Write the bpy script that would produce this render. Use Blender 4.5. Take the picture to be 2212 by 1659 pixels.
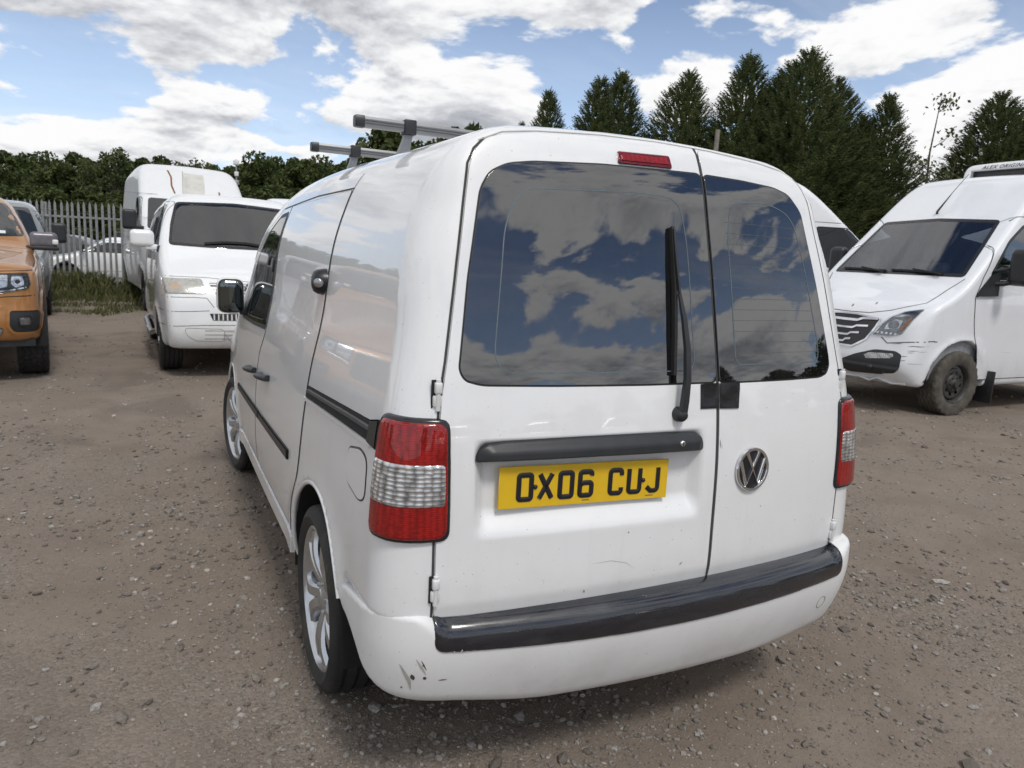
import bpy, bmesh, math, random
import numpy as np
from mathutils import Vector, Matrix, geometry
random.seed(7); np.random.seed(7)
for o in list(bpy.data.objects): bpy.data.objects.remove(o)
scene = bpy.context.scene; COL = scene.collection
PI = math.pi; rad = math.radians

# ---------------------------------------------------------------- camera
cam_d = bpy.data.cameras.new('camera'); cam = bpy.data.objects.new('camera', cam_d); COL.objects.link(cam); scene.camera = cam
CAM = Vector((-1.326, -1.532, 1.511)); yaw, pit, rol = rad(26.68), rad(9.97), rad(3.15)
_f = Vector((math.sin(yaw) * math.cos(pit), math.cos(yaw) * math.cos(pit), -math.sin(pit))); _r = Vector((math.cos(yaw), -math.sin(yaw), 0)); _u = _r.cross(_f)
_r2 = _r * math.cos(rol) + _u * math.sin(rol); _u2 = _u * math.cos(rol) - _r * math.sin(rol)
M = Matrix((_r2, _u2, -_f)).transposed().to_4x4(); M.translation = CAM; cam.matrix_world = M
cam_d.sensor_width = 36; cam_d.lens = 36 * 1540 / 2212; cam_d.clip_start = .05; cam_d.clip_end = 3000
cam_d.dof.use_dof = True; cam_d.dof.focus_distance = 2.1; cam_d.dof.aperture_fstop = 9.0
scene.render.resolution_x, scene.render.resolution_y = 1024, 768

# ---------------------------------------------------------------- sky, sun, exposure
SKY_OFF = (2.2, 7.4, 4.0); SKY_A = .432
SUN_AZ, SUN_EL = rad(178), rad(56)          # azimuth clockwise from +y
w = bpy.data.worlds.new('World'); scene.world = w; w.use_nodes = True
nt = w.node_tree; N = nt.nodes; L = nt.links; N.clear()
def nd(t, **k):
    n = N.new(t)
    for a, b in k.items(): setattr(n, a, b)
    return n
def wmath(op, a, b=None, c=None, clamp=False):
    n = nd('ShaderNodeMath', operation=op, use_clamp=clamp)
    for i, v in enumerate((a, b, c)):
        if v is None: continue
        if isinstance(v, (int, float)): n.inputs[i].default_value = v
        else: L.new(v, n.inputs[i])
    return n.outputs[0]
def wvec(op, a, b=None):
    n = nd('ShaderNodeVectorMath', operation=op)
    for i, v in enumerate((a, b)):
        if v is None: continue
        if isinstance(v, tuple): n.inputs[i].default_value = v
        else: L.new(v, n.inputs[i])
    return n
out = nd('ShaderNodeOutputWorld'); bg = nd('ShaderNodeBackground'); L.new(bg.outputs[0], out.inputs[0])
sky = nd('ShaderNodeTexSky', sky_type='NISHITA', sun_disc=False, sun_elevation=SUN_EL, sun_rotation=SUN_AZ, altitude=100, air_density=1.0, dust_density=.6, ozone_density=3.0)
bg.inputs['Strength'].default_value = .15
tc = nd('ShaderNodeTexCoord'); D = wvec('NORMALIZE', tc.outputs['Generated']).outputs[0]
sx = nd('ShaderNodeSeparateXYZ'); L.new(D, sx.inputs[0]); dx_, dy_, dz_ = sx.outputs
zz = wmath('ADD', wmath('MAXIMUM', dz_, 0.0), .34)
cx = nd('ShaderNodeCombineXYZ'); L.new(wmath('DIVIDE', dx_, zz), cx.inputs[0]); L.new(wmath('DIVIDE', dy_, zz), cx.inputs[1]); L.new(wmath('MULTIPLY', dz_, 2.0), cx.inputs[2])
def cloud_noise(scale_vec, off, scale, detail, rough, dist=0.0):
    v = wvec('ADD', wvec('MULTIPLY', cx.outputs[0], scale_vec).outputs[0], off).outputs[0]
    n = nd('ShaderNodeTexNoise', noise_dimensions='3D'); n.inputs['Scale'].default_value = scale; n.inputs['Detail'].default_value = detail
    n.inputs['Roughness'].default_value = rough; n.inputs['Distortion'].default_value = dist; L.new(v, n.inputs['Vector']); return n.outputs['Fac']
def wmap(v, a, b, c, d, smooth=True):
    m = nd('ShaderNodeMapRange', interpolation_type='SMOOTHSTEP' if smooth else 'LINEAR'); L.new(v, m.inputs[0])
    for i, q in enumerate((a, b, c, d)): m.inputs[i + 1].default_value = q
    return m.outputs[0]
OFF = SKY_OFF; SC = 2.35
na = cloud_noise((1, 1, 1), OFF, SC, 11, .545, .15)
nb = cloud_noise((.93, .93, 1.0), OFF, SC, 5, .55, .15)       # the same cloud a little higher up: what lies above shades what lies below
nd_ = cloud_noise((.985, .985, 1.0), OFF, SC, 11, .545, .15)     # and only just above: the modelling of each billow
big = cloud_noise((1, 1, 1), (1.3, 8.8, 2.0), .38, 2, .5)
bias = wmath('MULTIPLY', wmath('SUBTRACT', big, .5), .40)
cover = wmath('ADD', na, bias); coverb = wmath('ADD', nb, bias)
alpha = wmap(cover, SKY_A, SKY_A + .045, 0, 1)
veil = wmath('MULTIPLY', wmap(cloud_noise((.35, 1.6, 1), (7, 2, 3), .8, 6, .6, .6), .45, .75, 0, 1), .45)     # thin high cloud
alpha = wmath('MAXIMUM', alpha, veil)
thick = wmap(coverb, SKY_A - .02, SKY_A + .27, 0, 1)
edge = wmath('MULTIPLY', wmath('SUBTRACT', na, nd_), 5.0)
lit = wmath('ADD', wmath('SUBTRACT', .98, wmath('MULTIPLY', thick, .64)), edge)
ramp = nd('ShaderNodeValToRGB'); L.new(lit, ramp.inputs[0]); e = ramp.color_ramp.elements
e[0].position = .0; e[0].color = (.36, .375, .41, 1); e[1].position = 1.0; e[1].color = (1.0, 1.0, 1.0, 1)
q = e.new(.32); q.color = (.50, .515, .555, 1); q = e.new(.62); q.color = (.74, .75, .78, 1); q = e.new(.84); q.color = (.93, .935, .945, 1)
CLOUD_GAIN = 5.4
cg = wvec('MULTIPLY', ramp.outputs[0], (CLOUD_GAIN, CLOUD_GAIN, CLOUD_GAIN)).outputs[0]
blue = wvec('MULTIPLY', sky.outputs[0], (.42, .45, .50)).outputs[0]; pale = nd('ShaderNodeMix', data_type='RGBA'); L.new(wmap(dz_, .10, .50, 1, 0), pale.inputs['Factor']); pale.inputs['A'].default_value = (0, 0, 0, 1); pale.inputs['B'].default_value = (1.75, 2.0, 2.3, 1); blue = wvec('ADD', blue, pale.outputs['Result']).outputs[0]
haze_f = wmap(dz_, -.02, .16, .75, 0)
hz = nd('ShaderNodeMix', data_type='RGBA'); L.new(haze_f, hz.inputs['Factor']); L.new(blue, hz.inputs['A']); hz.inputs['B'].default_value = (4.6, 4.95, 5.4, 1)
mixc_ = nd('ShaderNodeMix', data_type='RGBA'); L.new(alpha, mixc_.inputs['Factor']); L.new(hz.outputs['Result'], mixc_.inputs['A']); L.new(cg, mixc_.inputs['B'])
L.new(mixc_.outputs['Result'], bg.inputs['Color'])
w.cycles.sampling_method = 'MANUAL'; w.cycles.sample_map_resolution = 1024

sun_d = bpy.data.lights.new('sun', 'SUN'); sun_d.energy = 1.5; sun_d.angle = rad(12); sun_d.color = (1, .965, .91)
sun = bpy.data.objects.new('sun', sun_d); COL.objects.link(sun)
_sd = Vector((math.sin(SUN_AZ) * math.cos(SUN_EL), math.cos(SUN_AZ) * math.cos(SUN_EL), math.sin(SUN_EL)))
sun.rotation_euler = (-_sd).to_track_quat('-Z', 'Y').to_euler(); sun.location = (0, 0, 30)
vs = scene.view_settings; vs.view_transform = 'Standard'; vs.look = 'None'; vs.gamma = 1; vs.exposure = 0.28; vs.use_curve_mapping = False
scene.render.engine = 'CYCLES'; scene.cycles.max_bounces = 8; scene.cycles.transparent_max_bounces = 12
# ---------------------------------------------------------------- distance-field toolkit
def smax(a, b, k):
    h = np.maximum(k - np.abs(a - b), 0.0) / k
    return np.maximum(a, b) + h * h * k * 0.25
def smin(a, b, k): return -smax(-a, -b, k)
def sstep(a, b, x):
    t = np.clip((x - a) / (b - a), 0, 1); return t * t * (3 - 2 * t)
class Spl:
    """natural cubic spline, linear outside"""
    def __init__(s, pts):
        p = np.array(pts, float); s.x = x = p[:, 0]; s.y = y = p[:, 1]; n = len(x); h = np.diff(x)
        A = np.eye(n); r = np.zeros(n)
        for i in range(1, n - 1):
            A[i, i-1] = h[i-1]; A[i, i] = 2 * (h[i-1] + h[i]); A[i, i+1] = h[i]
            r[i] = 6 * ((y[i+1] - y[i]) / h[i] - (y[i] - y[i-1]) / h[i-1])
        s.m = np.linalg.solve(A, r)
        # dense table for speed
        s.tx = np.linspace(x[0], x[-1], 1500); s.ty = s._ev(s.tx)
    def _ev(s, q):
        i = np.clip(np.searchsorted(s.x, q) - 1, 0, len(s.x) - 2); h = s.x[i+1] - s.x[i]; a = (s.x[i+1] - q) / h; b = 1 - a
        return a * s.y[i] + b * s.y[i+1] + ((a**3 - a) * s.m[i] + (b**3 - b) * s.m[i+1]) * h * h / 6
    def __call__(s, q): return np.interp(q, s.tx, s.ty)
def lin(pts):
    p = np.array(pts, float); return lambda q: np.interp(q, p[:, 0], p[:, 1])
def grad(f, P, e=2e-3):
    G = np.empty_like(P)
    for k in range(3):
        d = np.zeros(3); d[k] = e; G[:, k] = (f(P + d) - f(P - d)) / (2 * e)
    return G
def cast(f, O, d, L, n=90):
    """first crossing outside->inside of rays O + t d, t in [0, L] (sphere tracing, then bisection)"""
    O = np.asarray(O, float); d = np.asarray(d, float); d = d / np.linalg.norm(d); N = len(O)
    t = np.zeros(N); ta = np.zeros(N); done = np.zeros(N, bool); act = np.arange(N)
    for i in range(400):
        v = f(O[act] + d * t[act][:, None]); inn = v < 0
        done[act[inn]] = True; go = act[~inn]; ta[go] = t[go]; t[go] = t[go] + np.clip(v[~inn] * .7, .0015, .6)
        act = go[t[go] < L]
        if not len(act): break
    tb = np.where(done, t, L); ta = np.where(done, ta, L)
    for i in range(14):
        m = (ta + tb) / 2; v = f(O + d * m[:, None]) < 0
        tb = np.where(v, m, tb); ta = np.where(v, ta, m)
    return O + d * tb[:, None], done
# ---------------------------------------------------------------- materials
MATS = {}
def new_mat(name):
    m = bpy.data.materials.new(name); m.use_nodes = True; MATS[name] = m; return m, m.node_tree, m.node_tree.nodes['Principled BSDF']
def setp(b, **k):
    nm = dict(col='Base Color', rough='Roughness', metal='Metallic', spec='Specular IOR Level', coat='Coat Weight', coat_rough='Coat Roughness', ior='IOR', trans='Transmission Weight', alpha='Alpha', sub='Subsurface Weight')
    for a, v in k.items():
        i = b.inputs[nm[a]]
        i.default_value = (*v, 1) if isinstance(v, tuple) else v
def add_noise(t, scale, detail=5, rough=.55, dist=0, coord='Object', sv=None):
    c = t.nodes.new('ShaderNodeTexCoord'); n = t.nodes.new('ShaderNodeTexNoise'); n.inputs['Scale'].default_value = scale; n.inputs['Detail'].default_value = detail
    n.inputs['Roughness'].default_value = rough; n.inputs['Distortion'].default_value = dist
    if sv:
        m = t.nodes.new('ShaderNodeMapping'); m.inputs['Scale'].default_value = sv; t.links.new(c.outputs[coord], m.inputs[0]); t.links.new(m.outputs[0], n.inputs['Vector'])
    else: t.links.new(c.outputs[coord], n.inputs['Vector'])
    return n.outputs['Fac']
def ramp(t, src, stops):
    r = t.nodes.new('ShaderNodeValToRGB'); t.links.new(src, r.inputs[0]); e = r.color_ramp.elements
    e[0].position, e[0].color = stops[0][0], (*stops[0][1], 1); e[1].position, e[1].color = stops[-1][0], (*stops[-1][1], 1)
    for p, c in stops[1:-1]: q = e.new(p); q.color = (*c, 1)
    return r.outputs[0]
def mixc(t, fac, a, b, mode='MIX'):
    m = t.nodes.new('ShaderNodeMix'); m.data_type = 'RGBA'; m.blend_type = mode
    for v, k in ((fac, 'Factor'), (a, 'A'), (b, 'B')):
        if isinstance(v, tuple): m.inputs[k].default_value = (*v, 1)
        elif isinstance(v, (int, float)): m.inputs[k].default_value = v
        else: t.links.new(v, m.inputs[k])
    return m.outputs['Result']
def bump(t, b, src, strength, dist):
    n = t.nodes.new('ShaderNodeBump'); n.inputs['Strength'].default_value = strength; n.inputs['Distance'].default_value = dist
    t.links.new(src, n.inputs['Height']); t.links.new(n.outputs[0], b.inputs['Normal'])
def maprange(t, src, a, b, c=0., d=1.):
    m = t.nodes.new('ShaderNodeMapRange'); m.interpolation_type = 'SMOOTHSTEP'; t.links.new(src, m.inputs[0])
    for i, q in enumerate((a, b, c, d)): m.inputs[i + 1].default_value = q
    return m.outputs[0]
def paint(name, col, dirt=(.30, .27, .23), amount=.35, low=.25, high=.75, coat=1.0, rough=.4, metal=0.0, orange=.015, streak=.12):
    """gloss paint with road dirt near the ground and faint streaks and specks"""
    m, t, b = new_mat(name); setp(b, rough=rough, coat=coat, coat_rough=.025, metal=metal)
    g = t.nodes.new('ShaderNodeTexCoord'); s = t.nodes.new('ShaderNodeSeparateXYZ'); t.links.new(g.outputs['Object'], s.inputs[0])
    hgt = maprange(t, s.outputs[2], low, high, 1, 0)
    n = add_noise(t, 3.5, 8, .65); st = add_noise(t, 5, 6, .6, sv=(6, 6, .5)); sp = add_noise(t, 140, 2, .5)
    a = t.nodes.new('ShaderNodeMath'); a.operation = 'MULTIPLY'; t.links.new(hgt, a.inputs[0]); t.links.new(maprange(t, n, .38, .75, 0, amount), a.inputs[1])
    c1 = mixc(t, a.outputs[0], col, dirt)
    c2 = mixc(t, maprange(t, st, .5, .8, 0, streak), c1, tuple(x * .72 for x in col))
    c2 = mixc(t, maprange(t, add_noise(t, 1.4, 7, .7, .5), .42, .75, 0, .22), c2, tuple(x * .80 * k for x, k in zip(col, (1.0, .985, .96))))
    c3 = mixc(t, maprange(t, sp, .71, .78, 0, .6), c2, (.12, .11, .10))
    t.links.new(c3, b.inputs['Base Color'])
    rr = t.nodes.new('ShaderNodeMath'); rr.operation = 'MULTIPLY_ADD'; t.links.new(a.outputs[0], rr.inputs[0]); rr.inputs[1].default_value = .8; rr.inputs[2].default_value = .02
    t.links.new(rr.outputs[0], b.inputs['Coat Roughness'])
    return m
def plain(name, col, rough=.5, metal=0., spec=.5, coat=0., var=.15, vscale=20, bmp=0., bscale=200, bd=.001):
    m, t, b = new_mat(name); setp(b, rough=rough, metal=metal, spec=spec, coat=coat)
    n = add_noise(t, vscale, 6, .6); t.links.new(mixc(t, maprange(t, n, .3, .7, 0, 1), tuple(c * (1 - var) for c in col), tuple(min(1, c * (1 + var)) for c in col)), b.inputs['Base Color'])
    if bmp: bump(t, b, add_noise(t, bscale, 4, .6), bmp, bd)
    return m
paint('van_white', (.80, .81, .82), amount=.45, high=.9, streak=.14)
paint('van_white_cool', (.78, .80, .83), streak=.18)
paint('van_white_dull', (.74, .755, .765), coat=.5, rough=.5, streak=.3, amount=.5)
paint('bumper_white', (.76, .765, .765), coat=.25, rough=.5, amount=.40, low=.24, high=.62, streak=.10)
paint('silver_paint', (.27, .285, .29), metal=.6, rough=.35)
paint('orange_paint', (.42, .19, .055), metal=.35, rough=.35, amount=.25, coat=1)
plain('gap_dark', (.012, .012, .013), .8)
plain('seam_grey', (.045, .045, .045), .8)
plain('black_plastic', (.022, .024, .027), .42, var=.12, bmp=.12, bscale=350)
plain('grey_plastic', (.075, .077, .08), .55)
plain('underbody', (.012, .012, .012), .9)
plain('rubber_seal', (.018, .018, .018), .55)
plain('aluminium', (.42, .43, .44), .32, 1.0, var=.08, vscale=6)
plain('bar_grey', (.24, .245, .25), .38, .85, var=.1, vscale=6)
plain('alloy', (.56, .58, .60), .27, .9, var=.06)
plain('steel_wheel', (.05, .048, .045), .55, .3, var=.3)
plain('chrome', (.72, .73, .75), .06, 1.0, var=.03)
plain('dark_chrome', (.20, .20, .20), .15, 1.0)
plain('plate_yellow', (.74, .47, .012), .35, coat=.6, var=.03)
plain('plate_white', (.75, .76, .76), .35, coat=.6, var=.03)
plain('plate_black', (.012, .013, .017), .35)
plain('interior_dark', (.035, .036, .04), .8)
plain('interior_grey', (.26, .27, .29), .8)
plain('galvanised', (.30, .31, .31), .5, .4, var=.2, vscale=9)
plain('mirror_glass', (.16, .18, .18), .02, 1.0, var=.02)
plain('rust', (.22, .09, .03), .9, var=.4, vscale=60)
plain('scuff_dark', (.06, .055, .05), .8)
plain('pole_wood', (.22, .20, .175), .95, var=.25, vscale=6)
plain('stain_grey', (.56, .55, .51), .6, var=.12, vscale=4)
plain('scuff_grey', (.42, .40, .36), .8)
plain('tape_black', (.012, .012, .013), .33, var=.2, bmp=.5, bscale=60, bd=.004)
def m_protector():
    m, t, b = new_mat('protector_black'); setp(b, rough=.2, coat=1.0, coat_rough=.06)
    n = add_noise(t, 5, 8, .7, .6, sv=(1, 4, 4)); t.links.new(ramp(t, n, [(.35, (.007, .008, .012)), (.6, (.013, .014, .020)), (.8, (.045, .046, .052))]), b.inputs['Base Color']); t.links.new(maprange(t, n, .3, .7, .12, .42), b.inputs['Roughness'])
m_protector()
plain('red_print', (.5, .03, .02), .5)
plain('sticker_white', (.7, .72, .72), .5)
def m_tyre():
    m, t, b = new_mat('tyre_rubber'); setp(b, rough=.75)
    n = add_noise(t, 7, 8, .65); t.links.new(ramp(t, n, [(.3, (.014, .014, .015)), (.55, (.026, .025, .024)), (.8, (.075, .068, .058))]), b.inputs['Base Color']); bump(t, b, add_noise(t, 160, 3), .25, .002)
    m, t, b = new_mat('tyre_dusty'); setp(b, rough=.85)
    n = add_noise(t, 9, 8, .65); t.links.new(ramp(t, n, [(.3, (.05, .045, .038)), (.55, (.085, .077, .063)), (.8, (.15, .135, .11))]), b.inputs['Base Color']); bump(t, b, add_noise(t, 120, 3), .3, .002)
m_tyre()
def m_glass(name, col=(.006, .007, .009), ior=1.9, rough=.012):
    m, t, b = new_mat(name); setp(b, col=col, rough=rough, ior=ior)
    d = add_noise(t, 7, 9, .7, .8); t.links.new(ramp(t, d, [(.35, col), (.75, tuple(c + .012 for c in col))]), b.inputs['Base Color']); t.links.new(maprange(t, d, .45, .85, rough, rough + .06), b.inputs['Roughness'])
    n = add_noise(t, 2.2, 2, .5); bump(t, b, n, .05, .02)
    return m
m_glass('glass_dark', (.002, .0022, .003), ior=2.3); m_glass('glass_tint', (.012, .015, .016), 1.7)
def m_clear():
    m, t, b = new_mat('windscreen_glass'); o = t.nodes['Material Output']; t.nodes.remove(b)
    tr = t.nodes.new('ShaderNodeBsdfTransparent'); tr.inputs[0].default_value = (.78, .82, .84, 1)
    gl = t.nodes.new('ShaderNodeBsdfGlossy'); gl.inputs['Roughness'].default_value = .02; gl.inputs[0].default_value = (.95, .96, 1, 1)
    fr = t.nodes.new('ShaderNodeFresnel'); fr.inputs[0].default_value = 2.1
    mx = t.nodes.new('ShaderNodeMixShader'); t.links.new(fr.outputs[0], mx.inputs[0]); t.links.new(tr.outputs[0], mx.inputs[1]); t.links.new(gl.outputs[0], mx.inputs[2]); t.links.new(mx.outputs[0], o.inputs[0])
    m, t, b = new_mat('lamp_lens'); o = t.nodes['Material Output']; t.nodes.remove(b)
    tr = t.nodes.new('ShaderNodeBsdfTransparent'); tr.inputs[0].default_value = (.90, .92, .93, 1)
    gl = t.nodes.new('ShaderNodeBsdfGlossy'); gl.inputs['Roughness'].default_value = .04
    fr = t.nodes.new('ShaderNodeFresnel'); fr.inputs[0].default_value = 1.5
    mx = t.nodes.new('ShaderNodeMixShader'); t.links.new(fr.outputs[0], mx.inputs[0]); t.links.new(tr.outputs[0], mx.inputs[1]); t.links.new(gl.outputs[0], mx.inputs[2]); t.links.new(mx.outputs[0], o.inputs[0])
m_clear()
def m_lens(name, c1, c2, scale=(130, 130, 130), strength=.6, rough=.12, metal=0.):
    """ribbed lamp lens: small prisms in the moulding"""
    m, t, b = new_mat(name); setp(b, rough=rough, coat=1., coat_rough=.03, metal=metal, spec=.2)
    c = t.nodes.new('ShaderNodeTexCoord'); mp = t.nodes.new('ShaderNodeMapping'); mp.inputs['Scale'].default_value = scale; t.links.new(c.outputs['Object'], mp.inputs[0])
    v = t.nodes.new('ShaderNodeTexVoronoi'); v.inputs['Scale'].default_value = 1; v.inputs['Randomness'].default_value = .25; t.links.new(mp.outputs[0], v.inputs['Vector'])
    t.links.new(ramp(t, v.outputs['Distance'], [(.1, c2), (.7, c1)]), b.inputs['Base Color']); bump(t, b, v.outputs['Distance'], strength, .004)
m_lens('lens_red', (.16, .002, .002), (.40, .006, .005), (60, 60, 190), .25, .3); m_lens('lens_clear', (.20, .20, .20), (.88, .88, .88), (48, 48, 90), .9, .12, .6)
m_lens('lens_amber', (.75, .22, .05), (.9, .35, .1)); m_lens('lens_dark_red', (.10, .004, .008), (.30, .008, .02), (110, 110, 110), .3)
plain('lamp_reflector', (.62, .63, .65), .12, .95, var=.25, vscale=25)
plain('lamp_grey', (.30, .31, .32), .25, .6, var=.3, vscale=18)
plain('lamp_black', (.02, .02, .022), .2)

# ---------------------------------------------------------------- objects
def link(name, me, mat, parent=None):
    o = bpy.data.objects.new(name, me); COL.objects.link(o)
    if mat is not None and not me.materials: me.materials.append(MATS[mat])
    if parent is not None: o.parent = parent
    return o
def tag(o, label, cat, group=None):
    o['label'] = label; o['category'] = cat
    if group: o['group'] = group
    return o
def thing(name, label, cat, loc=(0, 0, 0), rz=0, group=None):
    o = bpy.data.objects.new(name, None); COL.objects.link(o); o.location = loc; o.rotation_euler = (0, 0, rz); o.empty_display_size = .3
    return tag(o, label, cat, group)
def mesh(name, V, F, smooth=True, normals=None):
    me = bpy.data.meshes.new(name); me.from_pydata([tuple(map(float, v)) for v in V], [], [tuple(int(i) for i in f) for f in F]); me.update()
    if smooth: me.polygons.foreach_set('use_smooth', [True] * len(me.polygons))
    if normals is not None: me.normals_split_custom_set_from_vertices([tuple(map(float, n)) for n in normals])
    return me
def isosurf(f, lo, hi, h, newton=3):
    lo = np.array(lo, float); hi = np.array(hi, float); n = np.ceil((hi - lo) / h).astype(int) + 1
    ax = [lo[k] + h * np.arange(n[k]) for k in range(3)]
    Vv = np.empty(n); YY, ZZ = np.meshgrid(ax[1], ax[2], indexing='ij')
    step = max(1, 400000 // (n[1] * n[2]))
    for i in range(0, n[0], step):
        xs = ax[0][i:i + step]; P = np.stack([np.repeat(xs, YY.size), np.tile(YY.ravel(), len(xs)), np.tile(ZZ.ravel(), len(xs))], 1)
        Vv[i:i + step] = f(P).reshape(len(xs), n[1], n[2])
    ins = Vv < 0
    c = n - 1; cnt = np.zeros(c); acc = np.zeros((*c, 3))
    off = [(a, b, d) for a in (0, 1) for b in (0, 1) for d in (0, 1)]
    def sl(o): return tuple(slice(o[k], o[k] + c[k]) for k in range(3))
    for k in range(3):
        for o in off:
            if o[k]: continue
            o2 = list(o); o2[k] = 1; a, b = Vv[sl(o)], Vv[sl(o2)]; m = (a < 0) != (b < 0)
            t = np.where(m, a / np.where(m, a - b, 1), 0)
            for q in range(3): acc[..., q] += np.where(m, (t if q == k else o[q]), 0)
            cnt += m
    act = cnt > 0; ids = -np.ones(c, int); ids[act] = np.arange(act.sum())
    I = np.argwhere(act); P = lo + h * (I + acc[act] / cnt[act][:, None])
    F = []
    for k in range(3):
        u, v = (k + 1) % 3, (k + 2) % 3
        a = [slice(None)] * 3; b = [slice(None)] * 3; a[k] = slice(0, n[k] - 1); b[k] = slice(1, n[k])
        m = ins[tuple(a)] != ins[tuple(b)]; idx = np.argwhere(m)
        idx = idx[(idx[:, u] > 0) & (idx[:, u] < n[u] - 1) & (idx[:, v] > 0) & (idx[:, v] < n[v] - 1)]
        def g(du, dv):
            j = idx.copy(); j[:, u] += du; j[:, v] += dv; return ids[j[:, 0], j[:, 1], j[:, 2]]
        Q = np.stack([g(-1, -1), g(0, -1), g(0, 0), g(-1, 0)], 1)
        fl = ~ins[tuple(idx.T)]; Q[fl] = Q[fl][:, ::-1]; F.append(Q)
    F = np.concatenate(F)
    for i in range(newton):
        G = grad(f, P); v = f(P); d = -(v / np.maximum((G * G).sum(1), .05))[:, None] * G; ln = np.linalg.norm(d, axis=1)[:, None]; P = P + d * np.minimum(1, .6 * h / np.maximum(ln, 1e-9))
    G = grad(f, P); G /= np.maximum(np.linalg.norm(G, axis=1)[:, None], 1e-9)
    return P, F, G
def sdf_mesh(name, f, lo, hi, h, keep=None):
    P, F, G = isosurf(f, lo, hi, h)
    if keep is not None:
        k = keep(P); F = F[k[F].all(1)]; used = np.unique(F); mp = -np.ones(len(P), int); mp[used] = np.arange(len(used)); P, G, F = P[used], G[used], mp[F]
    return mesh(name, P, F, True, G)
def densify(poly, d):
    out = []
    n = len(poly)
    for i in range(n):
        a, b = np.array(poly[i], float), np.array(poly[(i + 1) % n], float); k = max(1, int(math.ceil(np.linalg.norm(b - a) / d)))
        for j in range(k): out.append(a + (b - a) * j / k)
    return np.array(out)
def rounded(poly, r, seg=6):
    """polygon with rounded corners; r one number or one per corner"""
    n = len(poly); out = []
    if isinstance(r, (int, float)): r = [r] * n
    for i in range(n):
        p, a, b = (np.array(poly[j % n], float) for j in (i, i - 1, i + 1)); da = a - p; db = b - p; la, lb = np.linalg.norm(da), np.linalg.norm(db)
        q = min(r[i], la * .48, lb * .48)
        if q < 1e-5: out.append(p); continue
        pa, pb = p + da / la * q, p + db / lb * q
        for k in range(seg + 1): t = k / seg; out.append((1 - t) ** 2 * pa + 2 * t * (1 - t) * p + t * t * pb)
    return np.array(out)
def inside(pts, poly):
    x, y = pts[:, 0], pts[:, 1]; r = np.zeros(len(pts), bool); n = len(poly); j = n - 1
    for i in range(n):
        xi, yi = poly[i]; xj, yj = poly[j]; c = (yi > y) != (yj > y)
        with np.errstate(divide='ignore', invalid='ignore'): r ^= c & (x < (xj - xi) * (y - yi) / (yj - yi) + xi)
        j = i
    return r
def area2(p): return .5 * np.sum(p[:, 0] * np.roll(p[:, 1], -1) - np.roll(p[:, 0], -1) * p[:, 1])
def offset_poly(p, d):
    """inward offset of a counter-clockwise polygon"""
    t1 = p - np.roll(p, 1, 0); t2 = np.roll(p, -1, 0) - p
    n1 = np.stack([-t1[:, 1], t1[:, 0]], 1); n1 /= np.maximum(np.linalg.norm(n1, axis=1)[:, None], 1e-9)
    n2 = np.stack([-t2[:, 1], t2[:, 0]], 1); n2 /= np.maximum(np.linalg.norm(n2, axis=1)[:, None], 1e-9)
    m = n1 + n2; m /= np.maximum((m * m).sum(1)[:, None] / 2, .35); return p + m * d
AXES = dict(rear=((0, 2), 1, -1, 1), front=((0, 2), 1, 7, -1), left=((1, 2), 0, -2.2, 1), right=((1, 2), 0, 2.2, -1), top=((0, 1), 2, 4, -1))
class Surf:
    """panels cut out of a distance-field surface seen along one axis"""
    def __init__(s, f, ax): s.f = f; s.uv, s.k, s.o, s.d = AXES[ax]
    def at(s, uv):
        uv = np.asarray(uv, float).reshape(-1, 2); O = np.zeros((len(uv), 3)); O[:, s.uv[0]] = uv[:, 0]; O[:, s.uv[1]] = uv[:, 1]; O[:, s.k] = s.o
        d = np.zeros(3); d[s.k] = s.d; P, ok = cast(s.f, O, d, 8.5, 280); G = grad(s.f, P); G /= np.maximum(np.linalg.norm(G, axis=1)[:, None], 1e-9)
        return P, G
def tri_fill(outer, holes, sp):
    """triangles over a polygon with holes: (points, faces, loops of indices)"""
    loops = [outer] + list(holes); pts = []; edges = []; lid = []
    for lp in loops:
        b = len(pts); pts += [tuple(p) for p in lp]; edges += [(b + i, b + (i + 1) % len(lp)) for i in range(len(lp))]; lid.append(list(range(b, b + len(lp))))
    lo, hi = outer.min(0), outer.max(0)
    gx, gy = np.meshgrid(np.arange(lo[0] + sp * .5, hi[0], sp), np.arange(lo[1] + sp * .5, hi[1], sp)); g = np.stack([gx.ravel(), gy.ravel()], 1)
    if len(g):
        k = inside(g, outer)
        for h in holes: k &= ~inside(g, h)
        g = g[k]
        if len(g):
            allb = np.array(pts); keep = np.ones(len(g), bool)
            for i in range(0, len(g), 2000):
                dd = ((g[i:i + 2000, None, :] - allb[None]) ** 2).sum(2).min(1); keep[i:i + 2000] = dd > (sp * .45) ** 2
            pts += [tuple(p) for p in g[keep]]
    vo, eo, fo, ov, oe, of = geometry.delaunay_2d_cdt([Vector(p) for p in pts], edges, [], 0, 1e-7)
    V = np.array([(v.x, v.y) for v in vo]); F = np.array([tuple(f) for f in fo if len(f) == 3])
    cen = V[F].mean(1); k = inside(cen, outer)
    for h in holes: k &= ~inside(cen, h)
    F = F[k]; back = {}
    for i, src in enumerate(ov):
        for q in src: back[q] = i
    return V, F, [[back[i] for i in l] for l in lid]
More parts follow.
